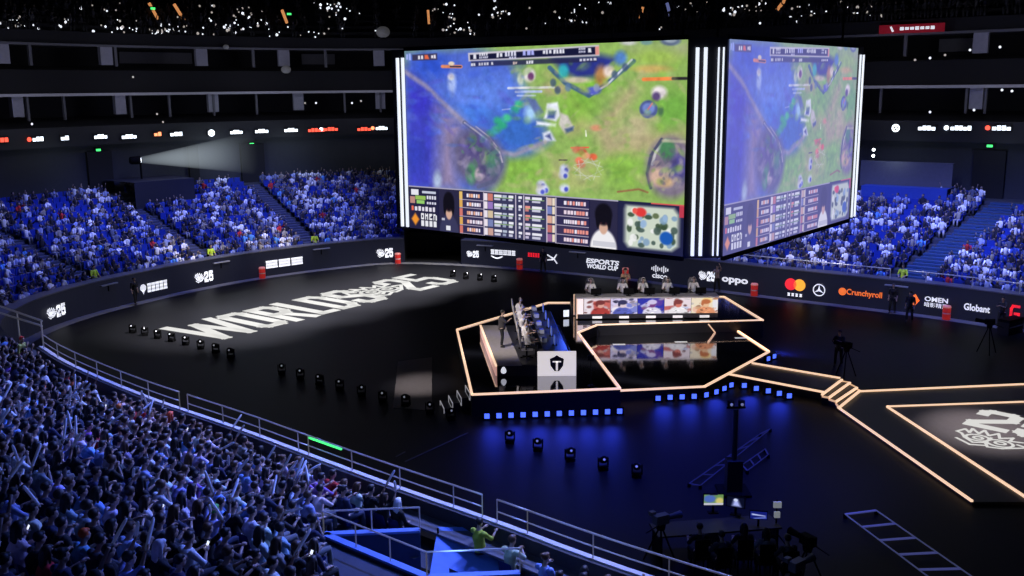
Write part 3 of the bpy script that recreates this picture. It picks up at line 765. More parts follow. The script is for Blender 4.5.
hexa = P2([(574, 327), (578, 333), (620, 391), (704.5, 387), (769, 352), (738, 331.6), (763, 322), (730, 305), (600, 318)], ZH)
m = MB(); m.prism(left_poly, 0.0, ZL); sbuild('platform', m, GLOSS, 'left platform under the side booth')
m = MB(); m.prism(back_poly, 0.0, ZL); sbuild('platform', m, GLOSS, 'rear platform under the long desk')
m = MB(); m.prism(hexa, 0.0, ZH); sbuild('platform', m, GLOSS, 'low mirror black hexagon platform in front')
def skirt(poly, z0, z1):     # matt side cladding
    mb = MB()
    for k in range(len(poly)):
        a, b = poly[k], poly[(k+1) % len(poly)]; mb.bar((*a, (z0+z1)/2), (*b, (z0+z1)/2), 0.04, z1-z0)
    return mb
sbuild('skirt', skirt(left_poly, 0.0, ZL-0.02), SIDE); sbuild('skirt', skirt(hexa, 0.0, ZH-0.02), SIDE); sbuild('skirt', skirt(back_poly, 0.0, ZL-0.02), SIDE)
def led(a, b, z, w=0.10, m=EDGE_LED):
    mb = MB(); mb.bar((*a, z+0.02), (*b, z+0.02), w, 0.07); return sbuild('edge_light', mb, m)
n = len(left_poly)
for k in range(n):
    if k in (3,): continue        # the shared back corner carries no light
    led(left_poly[k], left_poly[(k+1) % n], ZL)
for k in (0, 2): led(back_poly[k], back_poly[k+1], ZL)
mb = MB(); mb.bar((back_poly[1][0], back_poly[1][1]+0.15, ZL+0.004), (back_poly[2][0], back_poly[2][1]+0.15, ZL+0.004), 0.30, 0.008); sbuild('edge_light', mb, EDGE_LED)
led(back_poly[3], back_poly[4], ZL, 0.08)
for k in (2, 3, 4): led(hexa[k], hexa[k+1], ZH)
led(hexa[4], hexa[5], ZH)
chev = P2([(708, 322.5), (715, 333), (708, 343)], ZH); WARM2 = STAIR_LED
led(chev[1], chev[2], ZH, 0.07, STAIR_LED)
ca = onz(708, 322.5, ZL); mb = MB(); mb.bar((ca.x, ca.y-0.08, ZL-0.06), (chev[1][0], chev[1][1], ZH+0.03), 0.06, 0.06); sbuild('edge_light', mb, STAIR_LED)
MARK = mat('pale_floor_mark', (0.6, 0.6, 0.6), 0.5, emit=(0.8, 0.78, 0.75), strength=0.55, sample='NONE')
for (x, y) in ((619, 329.5), (681, 327.5)):
    p = ony(x, y, onz(x, 322.5+0.02*(681-x), ZL).y-0.06); mb = MB(); mb.box((p.x, p.y, p.z), (0.62, 0.03, 0.09)); sbuild('face_mark', mb, MARK)
for (x, y) in ((619, 344.5), (681, 342), (741, 338)):
    p = onz(x, y, ZH); mb = MB(); mb.box((p.x, p.y, ZH+0.006), (0.62, 0.2, 0.01)); sbuild('floor_mark', mb, MARK)
# catwalk to the right, a little lower, with its own edge lights
cw = P2([(752, 363.5), (840, 378.5), (826, 393), (729, 374.5)], ZH)
m = MB(); m.prism(cw, 0.0, ZH-0.005); sbuild('catwalk', m, mat('catwalk_black', (0.02, 0.02, 0.024), 0.35))
led(cw[0], cw[1], ZH); led(cw[2], cw[3], ZH)
# steps at the end of the catwalk
st = [((822, 395), (842, 380)), ((829, 398), (850, 383)), ((836, 402), (857, 388)), ((839, 408), (860, 391))]
for k, (a, b) in enumerate(st):
    z = ZH - k*0.07
    pa, pb = onz(*a, z), onz(*b, z)
    if k > 0:
        mb = MB(); mb.prism([(qa.x, qa.y), (qb.x, qb.y), (pb.x, pb.y), (pa.x, pa.y)], 0, z); sbuild('step', mb, SIDE)
        led((pa.x, pa.y), (qa.x, qa.y), z-0.01, 0.05, STAIR_LED); led((pb.x, pb.y), (qb.x, qb.y), z-0.01, 0.05, STAIR_LED)
    qa, qb = pa, pb
    led((pa.x, pa.y), (pb.x, pb.y), z-0.005, 0.09)
# low triangular platform at the right with an inner floor panel
ZR = 0.1
rp = P2([(858, 392), (1075, 382.5)], ZR) + P2([(1075, 502), (972, 502), (838, 408)], ZR)
rs = thing('side_platform', 'low black triangular platform with warm edge lights right of the stage steps', 'stage', (18, 36, 0))
def rbuild(name, mb, m):
    mb.v = [(x-18, y-36, z) for x, y, z in mb.v]; return mb.build(name, m, rs)
m = MB(); m.prism(rp, 0.0, ZR); rbuild('platform', m, mat('side_platform_black', (0.012, 0.012, 0.015), 0.5))
ip = P2([(887, 407), (1075, 400.5), (1075, 530)], ZR+0.01)
m = MB(); m.prism(ip, ZR, ZR+0.012)
PANELF = mat('grey_stage_panel', (0.20, 0.18, 0.185), 0.6)
rbuild('inner_panel', m, PANELF)
def rled(a, b, w=0.085):
    mb = MB(); mb.bar((*a, ZR+0.03), (*b, ZR+0.03), w, 0.06); rbuild('edge_light', mb, EDGE_LED)
rled(rp[0], rp[1]); rled(rp[3], rp[4]); rled(ip[0], ip[1]); rled(ip[0], ip[2])
# projected 25 lettering with line crest on the panel, as flat marks
def poly_letters(spec):
    mb = MB()
    for P in spec: mb.prism(P, 0, 0.006)
    return mb
def stroke(P, w):
    """flat ribbon along a polyline, mitred"""
    mb = MB()
    for a, b in zip(P[:-1], P[1:]):
        d = Vector((b[0]-a[0], b[1]-a[1])); L = d.length
        if L < 1e-6: continue
        d /= L; n = Vector((-d.y, d.x))*w/2; e = d*w*0.45
        q = [(a[0]-e.x+n.x, a[1]-e.y+n.y), (a[0]-e.x-n.x, a[1]-e.y-n.y), (b[0]+e.x-n.x, b[1]+e.y-n.y), (b[0]+e.x+n.x, b[1]+e.y+n.y)]
        mb.prism(q, 0, 0.006)
    return mb
# heavy condensed glyphs in a 0..1 box, drawn with thick strokes (aspect handled on placing)
GLY = {
 'W': [[(0.06,1),(0.24,0.0)],[(0.24,0.0),(0.5,0.85)],[(0.5,0.85),(0.76,0.0)],[(0.76,0.0),(0.94,1)]],
 'O': [[(0.12,0.1),(0.12,0.9),(0.25,0.97),(0.75,0.97),(0.88,0.9),(0.88,0.1),(0.75,0.03),(0.25,0.03),(0.12,0.1)]],
 'R': [[(0.12,0),(0.12,0.96),(0.7,0.96),(0.88,0.85),(0.88,0.6),(0.7,0.48),(0.15,0.48)],[(0.5,0.48),(0.9,0)]],
 'L': [[(0.12,1),(0.12,0.04),(0.92,0.04)]],
 'D': [[(0.12,0.04),(0.12,0.96),(0.65,0.96),(0.88,0.8),(0.88,0.2),(0.65,0.04),(0.12,0.04)]],
 'S': [[(0.9,0.78),(0.9,0.88),(0.75,0.96),(0.25,0.96),(0.1,0.88),(0.1,0.6),(0.9,0.4),(0.9,0.12),(0.75,0.04),(0.25,0.04),(0.1,0.12),(0.1,0.25)]],
 '2': [[(0.1,0.75),(0.1,0.88),(0.25,0.96),(0.75,0.96),(0.9,0.88),(0.9,0.62),(0.1,0.2),(0.1,0.04),(0.92,0.04)]],
 '5': [[(0.9,0.96),(0.12,0.96),(0.12,0.56),(0.75,0.58),(0.9,0.48),(0.9,0.14),(0.75,0.04),(0.25,0.04),(0.1,0.14),(0.1,0.24)]]}
def glyph(ch, x, w, h, t):
    mb = MB()
    for P in GLY[ch]: 
        s = stroke([(x+t*0.5+(p[0]-0.1)/0.8*(w-t), t*0.5+(p[1]-0.04)/0.92*(h-t)) for p in P], t); mb.add(s.v, s.f)
    return mb
def crest(cx, cy, r, t):
    """line crest: crown of points around two curling rings"""
    mb = MB()
    def add(P, w=t):
        s = stroke([(cx+x*r, cy+y*r) for x, y in P], w); mb.add(s.v, s.f)
    def ring(x, y, a, b, a0, a1, w=t, n=16): add([(x+a*math.cos(math.radians(a0+(a1-a0)*k/n)), y+b*math.sin(math.radians(a0+(a1-a0)*k/n))) for k in range(n+1)], w)
    ring(-0.38, 0.05, 0.40, 0.34, 0, 360); ring(-0.36, 0.05, 0.15, 0.14, 0, 360, t*0.9); ring(0.42, -0.05, 0.44, 0.36, -150, 180); ring(0.42, -0.02, 0.17, 0.14, 0, 360, t*0.9)
    add([(-1.05,0.75),(-0.8,0.45),(-0.85,0.95),(-0.5,0.55),(-0.45,1.05),(-0.15,0.55),(0.05,1.0),(0.25,0.5),(0.6,0.85),(0.62,0.42),(1.0,0.55)])
    add([(-1.0,0.2),(-0.75,-0.2),(-0.35,-0.55),(0.0,-0.3),(0.2,-0.7),(0.65,-0.55),(1.05,-0.15)]); add([(0.0,-0.3),(0.0,0.35)]); add([(-0.95,-0.45),(-0.35,-0.85),(0.1,-0.6)]); add([(0.95,0.2),(1.3,0.1),(1.05,-0.15)])
    add([(-1.05,0.75),(-1.2,0.3),(-1.0,0.2)])
    return mb
PROJ = mat('projected_white', (0.03, 0.03, 0.03), 0.8, emit=(0.82, 0.81, 0.78), strength=0.80, var=0.12, scale=0.5, sample='NONE')
LA, LB = Vector((-15.77, 51.45, 0)), Vector((-3.44, 67.63, 0)); LU = (LB-LA).normalized(); LV = Vector((-LU.y, LU.x, 0))
logo = thing('floor_logo', 'large white projected WORLDS 25 lettering and crest on the dark floor', 'lettering', LA)
logo_M = Matrix(((LU.x, LV.x, 0, 0), (LU.y, LV.y, 0, 0), (0, 0, 1, 0.016), (0, 0, 0, 1)))
def lput(name, mb): 
    mb.xf(logo_M); mb.build(name, PROJ, logo)
x = 0.0
for ch, w in (('W', 3.15), ('O', 1.95), ('R', 2.0), ('L', 1.5), ('D', 1.95), ('S', 2.05)):
    g = glyph(ch, x, w, 4.75, 0.66 if ch != 'W' else 0.60); lput('letter', g); x += w + 0.16
lput('crest', crest(14.6, 2.3, 1.75, 0.24))
for ch, w, xx in (('2', 1.95, 16.1), ('5', 2.05, 18.25)):
    g = glyph(ch, xx, w, 4.75, 0.62); lput('digit', g)
# same mark on the side platform
pa = onz(988, 441, ZR); pb, pc = onz(953, 434, ZR), onz(1022, 449, ZR)
mk = thing('platform_logo', 'white projected 25 and line crest on the grey triangular platform', 'lettering', (pa.x, pa.y, ZR+0.02))
U2 = pc-pb; U2.z = 0; wid = U2.length; U2.normalize(); V2 = Vector((-U2.y, U2.x, 0))
mkM = Matrix(((U2.x, V2.x, 0, 0), (U2.y, V2.y, 0, 0), (0, 0, 1, 0), (0, 0, 0, 1)))
cr = crest(0, 0.0, wid*0.42, 0.11); cr.xf(mkM); cr.build('crest', PROJ, mk)
q = onz(968, 420, ZR)-pa; x0, y0 = q.dot(U2), q.dot(V2)
for k, ch in enumerate('25'):
    g = glyph(ch, x0+k*1.75, 1.6, 2.5, 0.46); g.v = [(x, y+y0-0.7, z) for x, y, z in g.v]; g.xf(mkM); g.build('digit', PROJ, mk)

# ---------------------------------------------------------------- posters on the long desk
def bust(c, bg, body, skin, hair, extra=()):
    cc = Canvas(44, 48); cc.img[:] = np.array(bg)/255
    for e in extra[:]: 
        if e[0] == 'p': cc.poly(e[1], e[2], 0.03, 0.9)
        else: cc.ell(e[1], e[2], e[3], e[4], 0.3, 0.9)
    r = random.Random(int(c*100)+body[0])
    for _ in range(26): cc.ell((r.random(), r.random()), r.uniform(0.02, 0.14), r.uniform(0.02, 0.1), (lambda kk, cc_: [q*kk for q in cc_])(r.uniform(0.6, 1.1), r.choice((bg, bg, body, skin, hair, (245, 240, 245)))), 0.5, 0.75, r.uniform(-1, 1))
    cc.ell((c, 1.0), 0.36, 0.42, body, 0.15); cc.ell((c, 0.42), 0.13, 0.2, skin, 0.2); cc.ell((c, 0.27), 0.17, 0.15, hair, 0.3); cc.ell((c-0.13, 0.4), 0.05, 0.13, hair, 0.4)
    for _ in range(10): cc.ell((c+r.uniform(-.3, .3), r.uniform(0.62, 1.0)), r.uniform(0.02, 0.1), r.uniform(0.01, 0.05), (lambda kk: [q*kk for q in body])(r.uniform(0.45, 1.35)), 0.5, 0.8, r.uniform(-1, 1))
    cc.img = np.clip(cc.img, 0, 1); return cc
POST = [bust(0.62, (225,205,215), (175,60,55), (225,165,150), (120,50,50), [('p', [(0.35,0.2),(1,0.1),(1,0.9),(0.4,1)], (200,90,80)), ('e', (0.8,0.75), 0.14, 0.18, (250,240,220)), ('p', [(0,0),(0.3,0),(0.25,1),(0,1)], (238,228,236))]),
        bust(0.45, (215,205,240), (90,100,190), (225,205,215), (50,50,90), [('p', [(0.6,0.4),(1,0.3),(1,0.9),(0.6,1)], (120,130,210)), ('e', (0.2,0.75), 0.16, 0.2, (245,240,250))]),
        bust(0.55, (45,50,170), (225,220,240), (120,60,130), (210,200,235), [('p', [(0.1,0.5),(0.55,0.1),(0.8,0.3),(0.4,0.95)], (205,200,240)), ('e', (0.78,0.3), 0.16, 0.22, (95,60,160))]),
        bust(0.52, (235,220,228), (240,235,240), (215,120,105), (130,60,60), [('p', [(0,0.55),(0.35,0.5),(0.45,0.7),(0,0.8)], (190,90,90)), ('e', (0.8,0.8), 0.22, 0.22, (190,200,235))]),
        bust(0.55, (240,225,200), (225,150,110), (235,190,150), (190,110,70), [('p', [(0.75,0),(1,0),(1,1),(0.85,1)], (235,235,245)), ('e', (0.25,0.75), 0.2, 0.2, (235,190,170)), ('e', (0.6,0.2), 0.2, 0.2, (250,215,140))])]
MPOST = attr_emit('poster_light', strength=0.95)
DY = 51.75; zd0, zd1 = ZL, ZL+1.17
xl, xr = ony(577, 306, DY).x, ony(718, 306, DY).x
desk = thing('player_desk', 'long rear desk with a row of five lit player posters across its front', 'desk', (xl, DY, ZL))
dw = xr-xl; pw = (dw-0.36)/5
mb = MB(); mb.box((dw/2, 0.45, zd1-ZL), (dw+0.1, 1.0, 0.07)); mb.build('tabletop', mat('white_desk', (0.5, 0.48, 0.48), 0.4), desk)
mb = MB(); mb.box((dw/2, 0.02, 0.18), (dw, 0.1, 0.24)); mb.build('plinth', mat('desk_plinth', (0.02, 0.02, 0.03), 0.4), desk)
for k in range(5):
    mb = MB(); mb.box((0.36+pw*(k+0.5), -0.04, 0.13), (pw*0.36, 0.1, 0.12)); mb.build('foot', mat('lit_foot', (0.6, 0.58, 0.58), emit=(0.8, 0.76, 0.76), strength=0.75, sample='NONE'), desk)
mb = MB(); mb.box((dw/2, 0.06, 0.7), (dw, 0.06, 0.86)); mb.build('back_panel', DARK, desk)
for k in range(5):
    me = POST[k].mesh('poster', pw-0.02, 0.84); me.materials.append(MPOST)
    o = link('poster', me, desk); o.location = (0.36+pw*k+0.01, 0.0, 0.30)
mb = MB(); mb.box((0.17, 0.0, 0.72), (0.33, 0.05, 0.84)); mb.build('end_panel', mat('pink_light_panel', (0.8, 0.7, 0.7), emit=(0.8, 0.62, 0.6), strength=0.8, sample='NONE'), desk)
mb = MB(); mb.box((0.0, 0.5, 0.6), (0.05, 0.95, 1.1)); mb.build('side_panel', mat('white_desk'), desk)
for a, b in (((0.0, -0.02, 0.06), (0.0, -0.02, 1.2)), ((-0.1, 0.9, 0.06), (-0.1, 0.9, 1.2))):
    mb = MB(); mb.bar(a, b, 0.05, 0.05, (1, 0, 0)); mb.build('edge_light', STAIR_LED, desk)

# ---------------------------------------------------------------- left booth: riser, lit side panel, end panel with shield emblem
ZB = 1.35
bx0 = onz(481.5, 324, ZB); bx1 = onz(497, 366, ZB)
booth = thing('team_booth', 'left team booth riser with lit pink side and grey deck', 'booth', (bx1.x, bx1.y, ZL))
BO = Vector((bx1.x, bx1.y, ZL))
xr_ = 2.75; yb = bx0.y; ya = bx1.y
def bb(name, mb, m):
    mb.v = [(x-BO.x, y-BO.y, z-BO.z) for x, y, z in mb.v]; return mb.build(name, m, booth)
slx = (bx0.x-bx1.x)/(yb-ya)
dk0, dk1 = onz(522, 368, ZB).x, onz(505, 327, ZB).x
mb = MB(); mb.prism([(bx1.x, ya), (dk0, ya), (dk1, yb-0.3), (bx0.x, yb-0.3)], ZL, ZB); bb('riser', mb, mat('booth_deck', (0.42, 0.38, 0.38), 0.55))
mb = MB(); mb.prism([(dk0+0.01, ya+0.2), (xr_, ya+0.2), (xr_-0.4, yb-0.3), (dk1+0.01, yb-0.3)], ZL, ZB-0.02); bb('dark_riser', mb, mat('booth_dark_deck', (0.03, 0.03, 0.035), 0.35))
mb = MB(); mb.bar((bx1.x-0.04, ya, (ZL+ZB)/2), (bx0.x-0.04, yb-0.3, (ZL+ZB)/2), 0.05, ZB-ZL-0.02); bb('side_panel', mb, mat('pink_side_panel', (0.7, 0.5, 0.45), emit=(0.75, 0.42, 0.36), strength=0.6, var=0.5, scale=1.5, sample='NONE'))
mb = MB(); mb.bar((bx1.x-0.04, ya, ZB), (bx0.x-0.04, yb-0.3, ZB), 0.09, 0.05); bb('edge_light', mb, EDGE_LED)
mb = MB(); mb.box(((bx1.x+xr_)/2, ya+0.0, (ZL+ZB)/2), (xr_-bx1.x, 0.04, ZB-ZL)); bb('front_panel', mb, DARK)
# small egg-shaped emblem in the dark front
mb = MB(); mb.lathe([(0.02, 0), (0.12, 0), (0.12, 0.03)], n=18, M=Matrix.Rotation(PI/2, 3, 'X')); mb.v = [(x*(1-max(0, z)*2.2), y, z if z < 0 else z*1.5) for x, y, z in mb.v]
mb.v = [(x+bx1.x+0.28, y+ya-0.02, z+ZL+0.24) for x, y, z in mb.v]; bb('emblem', mb, SIGN_WHITE)
# white end panel with shield emblem
pl = onz(537.5, 375.5, ZL); pr = onz(576, 375, ZL); yp = (pl.y+pr.y)/2; hp = 1.07
ep = thing('end_sign', 'white panel with black shield emblem at the near end of left desk', 'sign', ((pl.x+pr.x)/2, yp-0.05, ZL))
wpn = pr.x-pl.x
mb = MB(); mb.box((0, 0, hp/2), (wpn, 0.08, hp)); mb.build('panel', mat('cream_light_panel', (0.8, 0.78, 0.76), emit=(0.88, 0.82, 0.80), strength=0.72, var=0.05, sample='NONE'), ep)
def flat_front(P, y, t=0.02):
    m_ = MB(); n_ = len(P); m_.add([(p[0], y, p[1]) for p in P] + [(p[0], y+t, p[1]) for p in P], [tuple(range(n_)), tuple(reversed(range(n_, 2*n_)))] + [(i, i+n_, (i+1) % n_+n_, (i+1) % n_) for i in range(n_)]); return m_
EMB = mat('black_emblem', (0.01, 0.01, 0.012), 0.6)
sh = [(-0.30,0.20),(-0.12,0.28),(0,0.36),(0.12,0.28),(0.30,0.20),(0.27,-0.10),(0.10,-0.34),(-0.10,-0.34),(-0.27,-0.10)]
mb = flat_front([(x, z+hp/2+0.02) for x, z in sh], -0.06); mb.build('emblem', EMB, ep)
mb = MB(); mb.box((0, -0.07, hp/2+0.10), (0.36, 0.02, 0.055)); mb.box((0, -0.07, hp/2-0.09), (0.085, 0.02, 0.40)); mb.build('letter', mat('cream_light_panel'), ep)
# desk of the left team (runs away from the camera behind the end panel)
ld = thing('player_desk', 'left team desk running back from white emblem panel, crowded with monitors', 'desk', (1.75, yp+0.1, ZL))
L = 8.0
mb = MB(); mb.bar((0.1, 0.1, 1.0), (-0.35, L, 1.0), 1.0, 0.06); mb.build('tabletop', mat('dark_desk', (0.03, 0.035, 0.06), 0.4), ld)
mb = MB(); mb.bar((0.62, 0.1, 0.5), (0.17, L, 0.5), 0.05, 0.96); mb.build('front_panel', mat('blue_lit_desk_front', (0.02, 0.03, 0.15), 0.4, emit=(0.01, 0.03, 0.25), strength=1.2, sample='NONE'), ld)  # blue light falling on the desk front is put into its glow
for y in (0.6, L/2, L-0.5):
    mb = MB(); mb.box((0.1-0.45*y/L, y, 0.5), (0.7, 0.08, 0.95)); mb.build('leg', DARK, ld)
# left stair up to the stage
for k, (x, y) in enumerate(((444, 401), (452.5, 396), (461, 391), (468, 387))):
    pass
sp = onz(446, 409, 0); stt = thing('stage_stairs', 'black stair with white outlined treads at the left corner of stage', 'stairs', (sp.x, sp.y, 0))
top = Vector(left_poly[1] + (0,)) - Vector((sp.x, sp.y, 0)) + Vector((0.35, 1.3, 0)); top.z = 0
dirr = top.normalized(); sid = Vector((-dirr.y, dirr.x, 0))
for k in range(4):
    z = ZL*(k+1)/4.6; c = top*(k/4.2)
    mb = MB(); mb.bar(c - sid*0.55 + Vector((0, 0, z/2)), c + sid*0.55 + Vector((0, 0, z/2)), 0.3, z); s_ = mb.build('step', SIDE, stt)
    fr_ = MB()
    a, b = c - sid*0.55 - dirr*0.16, c + sid*0.55 - dirr*0.16
    fr_.bar(a+Vector((0, 0, z)), b+Vector((0, 0, z)), 0.03, 0.04); fr_.bar(a+Vector((0, 0, z-0.3)), b+Vector((0, 0, z-0.3)), 0.03, 0.04); fr_.bar(a+Vector((0, 0, z)), a+Vector((0, 0, z-0.3)), 0.04, 0.03, (1, 0, 0)); fr_.bar(b+Vector((0, 0, z)), b+Vector((0, 0, z-0.3)), 0.04, 0.03, (1, 0, 0))
    fr_.build('outline', mat('pale_outline', (0.4, 0.4, 0.42), emit=(0.5, 0.5, 0.55), strength=0.45, sample='NONE'), s_)

# ---------------------------------------------------------------- signs on the perimeter boards
def board_sign(px, py, label, w_px, h_px, pieces, cat='sign'):
    i = rim_index_at(px); z = z_at(i, -0.12, py); M = frame_at(i, -0.13, z); p = off(i, 0); D = proj((p.x, p.y, z))[2]/1000
    # the board is seen at a slant: real width from the tangent's run on the picture
    t = Vector((M[0][0], M[1][0], 0)); a, b = proj(M.to_translation()-t), proj(M.to_translation()+t); pxm = (b[0]-a[0])/2
    w, h = w_px/pxm, h_px*D
    root = thing('board_sign', label, cat, M.to_translation()); Mr = M.copy(); Mr.translation = (0, 0, 0)
    for nm, fn, m in pieces:
        g = fn(w, h); g.xf(Mr); g.build(nm, m, root)
def T(s, bold=0.02, shear=0, x0=0, x1=1, y0=0, y1=1):
    def f(w, h):
        g = fit(text_mesh(s, 1.0, bold, shear), w*(x1-x0), h*(y1-y0)); cx_, cy_ = w*((x0+x1)/2-0.5), h*((y0+y1)/2-0.5)
        g.v = [(x+cx_, y+cy_, z) for x, y, z in g.v]; return g
    return f
def blocks(nn, x0=0, x1=1, y0=0, y1=1, gap=0.12, comb=3):
    def f(w, h):
        g = MB(); bw = w*(x1-x0)/nn
        for k in range(nn):
            cx_ = w*(x0-0.5)+bw*(k+0.5); cy_ = h*((y0+y1)/2-0.5); hh = h*(y1-y0); ww = bw*(1-gap)
            g.box((cx_, cy_+hh*0.40, 0.005), (ww, hh*0.2, 0.01)); g.box((cx_, cy_-hh*0.40, 0.005), (ww, hh*0.2, 0.01)); g.box((cx_, cy_, 0.005), (ww*0.9, hh*0.16, 0.01))
            for q in range(comb): g.box((cx_-ww/2+ww*(q+0.5)/comb, cy_, 0.005), (ww/comb*0.62, hh*0.9, 0.01))
        return g
    return f
def crest25(w, h):
    g = crest(0, 0, 1, 0.14); g = fit(g, w*0.55, h*0.95); g.v = [(x-w*0.24, y, z) for x, y, z in g.v]
    for k, ch in enumerate('25'):
        q = glyph(ch, 0, 1, 1, 0.26); q = fit(q, w*0.24, h); q.v = [(x+w*(0.13+0.26*k), y, z) for x, y, z in q.v]; g.add(q.v, q.f)
    return g
def disc(cx_, cy_, r):
    def f(w, h):
        g = MB(); g.lathe([(0.01, 0), (r*h, 0), (r*h, 0.015)], n=24); g.v = [(x+cx_*w, y+cy_*h, z) for x, y, z in g.v]; return g
    return f
def star(w, h):
    g = MB(); r = h/2; g.lathe([(r*0.84, 0), (r, 0), (r, 0.02), (r*0.84, 0.02), (r*0.84, 0)], n=28)
    for a in (90, 210, 330):
        c, s = math.cos(math.radians(a)), math.sin(math.radians(a)); nx, ny = -s, c
        g.prism([(nx*r*0.17, ny*r*0.17), (-nx*r*0.17, -ny*r*0.17), (c*r*0.9, s*r*0.9)], 0, 0.02)
    return g
def smile(w, h):
    P = [(w*(-0.46+0.42*k/10), h*(-0.25-0.2*math.sin(PI*k/10))) for k in range(11)]
    return stroke(P, h*0.14)
def bridge(w, h):
    g = MB()
    for k, q in enumerate((0.2, 0.35, 0.55, 0.35, 0.2, 0.35, 0.55, 0.35, 0.2)): g.box(((k-4)*w*0.11, h*0.22, 0.01), (w*0.05, h*q, 0.02))
    return g
def swoosh(w, h):
    g = stroke([(-w*0.45, h*0.35), (-w*0.05, h*0.1), (w*0.2, -h*0.1), (w*0.45, -h*0.48)], h*0.16); q = stroke([(-w*0.45, -h*0.2), (0, -h*0.12), (w*0.25, h*0.15), (w*0.42, h*0.45)], h*0.14); g.add(q.v, q.f); return g
def chevron(w, h):
    g = stroke([(-w*0.5, h*0.4), (-w*0.41, 0), (-w*0.5, -h*0.4)], h*0.28); return g
def pinpoint(w, h):
    g = MB(); g.lathe([(0.01, 0), (h*0.36, 0), (h*0.36, 0.015)], n=14); g.v = [(x-w*0.43, y+h*0.1, z) for x, y, z in g.v]; g.prism([(-w*0.43-h*0.2, -h*0.1), (-w*0.43+h*0.2, -h*0.1), (-w*0.43, -h*0.55)], 0, 0.015); return g
SW = SIGN_WHITE
board_sign(52, 311.5, 'white crest and 25 mark at left end of the perimeter boards', 18, 12.5, [('lettering', crest25, SW)])
board_sign(153, 286.5, 'white pin emblem with block characters on the left boards', 26, 10, [('emblem', pinpoint, SW), ('lettering', blocks(5, 0.22, 1, 0.05, 0.95), SW)])
board_sign(200, 277, 'white crest and 25 mark on left boards beside block characters', 18, 11, [('lettering', crest25, SW)])
board_sign(285.5, 262.5, 'three white word blocks on the boards right of a red bin', 38, 7.5, [('lettering', blocks(3, gap=0.1, comb=9), SW)])
board_sign(386, 253, 'white crest and 25 mark on boards left of the black tunnel', 16, 9.5, [('lettering', crest25, SW)])
board_sign(471, 254, 'white stacked lettering and 25 on boards right of the tunnel', 12, 7, [('lettering', crest25, SW)])
board_sign(505, 254.5, 'white block characters over a curved smile line on the boards', 25, 9, [('lettering', blocks(6, 0, 1, 0.45, 1), SW), ('emblem', smile, SW)])
board_sign(537.5, 255, 'small red lettering on the boards under the video cube', 12, 4, [('lettering', blocks(5, gap=0.25, comb=2), SIGN_RED)])
board_sign(553, 258.5, 'white crossed swoosh emblem on the boards under the cube', 10, 9, [('emblem', swoosh, SW)])
board_sign(602, 264.5, 'white two-line ESPORTS WORLD CUP lettering on the boards', 33, 10, [('lettering', T('ESPORTS', 0.03, 0.15, 0, 1, 0.52, 1), SW), ('lettering', T('WORLD CUP', 0.03, 0.15, 0.03, 0.97, 0, 0.46), SW)])
board_sign(658, 272, 'white bars above cisco lettering on boards behind the long desk', 18, 13, [('emblem', bridge, SW), ('lettering', T('cisco', 0.02, 0, 0.08, 0.92, 0.0, 0.38), SW)])
board_sign(706, 276, 'white crest and 25 mark on boards right of the cisco sign', 16, 10, [('lettering', crest25, SW)])
board_sign(736, 281.5, 'white oppo lettering on the boards behind the stage right corner', 26, 7, [('lettering', T('oppo', 0.03), SW)])
board_sign(798, 287.5, 'red and yellow joined discs over small characters on the boards', 20, 18, [('emblem', disc(-0.22, 0.16, 0.33), SIGN_RED), ('emblem', disc(0.22, 0.16, 0.33), SIGN_YELLOW), ('lettering', blocks(4, 0.1, 0.9, 0, 0.17, 0.35, 1), SW)])
board_sign(822, 290, 'white three-pointed star in a ring on the boards', 12.5, 12.5, [('emblem', star, SW)])
board_sign(857.5, 293.5, 'orange Crunchyroll lettering with round emblem on the boards', 42, 8.5, [('emblem', disc(-0.44, 0.0, 0.45), SIGN_ORANGE), ('lettering', T('Crunchyroll', 0.015, 0, 0.16, 1, 0.0, 0.9), SIGN_ORANGE)])
board_sign(927, 302, 'orange chevron and white OMEN lettering on the right boards', 33, 10.5, [('emblem', chevron, SIGN_ORANGE), ('lettering', T('OMEN', 0.02, 0, 0.3, 1, 0.54, 1), SW), ('lettering', T('暗影精灵', 0.0, 0, 0.3, 1, 0.0, 0.44), SW)])
board_sign(978, 308, 'white Globant lettering on the right boards above dark equipment', 26, 7, [('lettering', T('Globant', 0.02), SW)])
def brk(w, h): return stroke([(w*0.35, h*0.45), (-w*0.25, h*0.45), (-w*0.4, h*0.25), (-w*0.4, -h*0.25), (-w*0.25, -h*0.45), (w*0.35, -h*0.45), (w*0.35, -h*0.05), (0, -h*0.05)], h*0.17)
board_sign(1017, 313, 'red outlined bracket emblem at the far right of the boards', 10, 15, [('emblem', brk, SIGN_RED)])
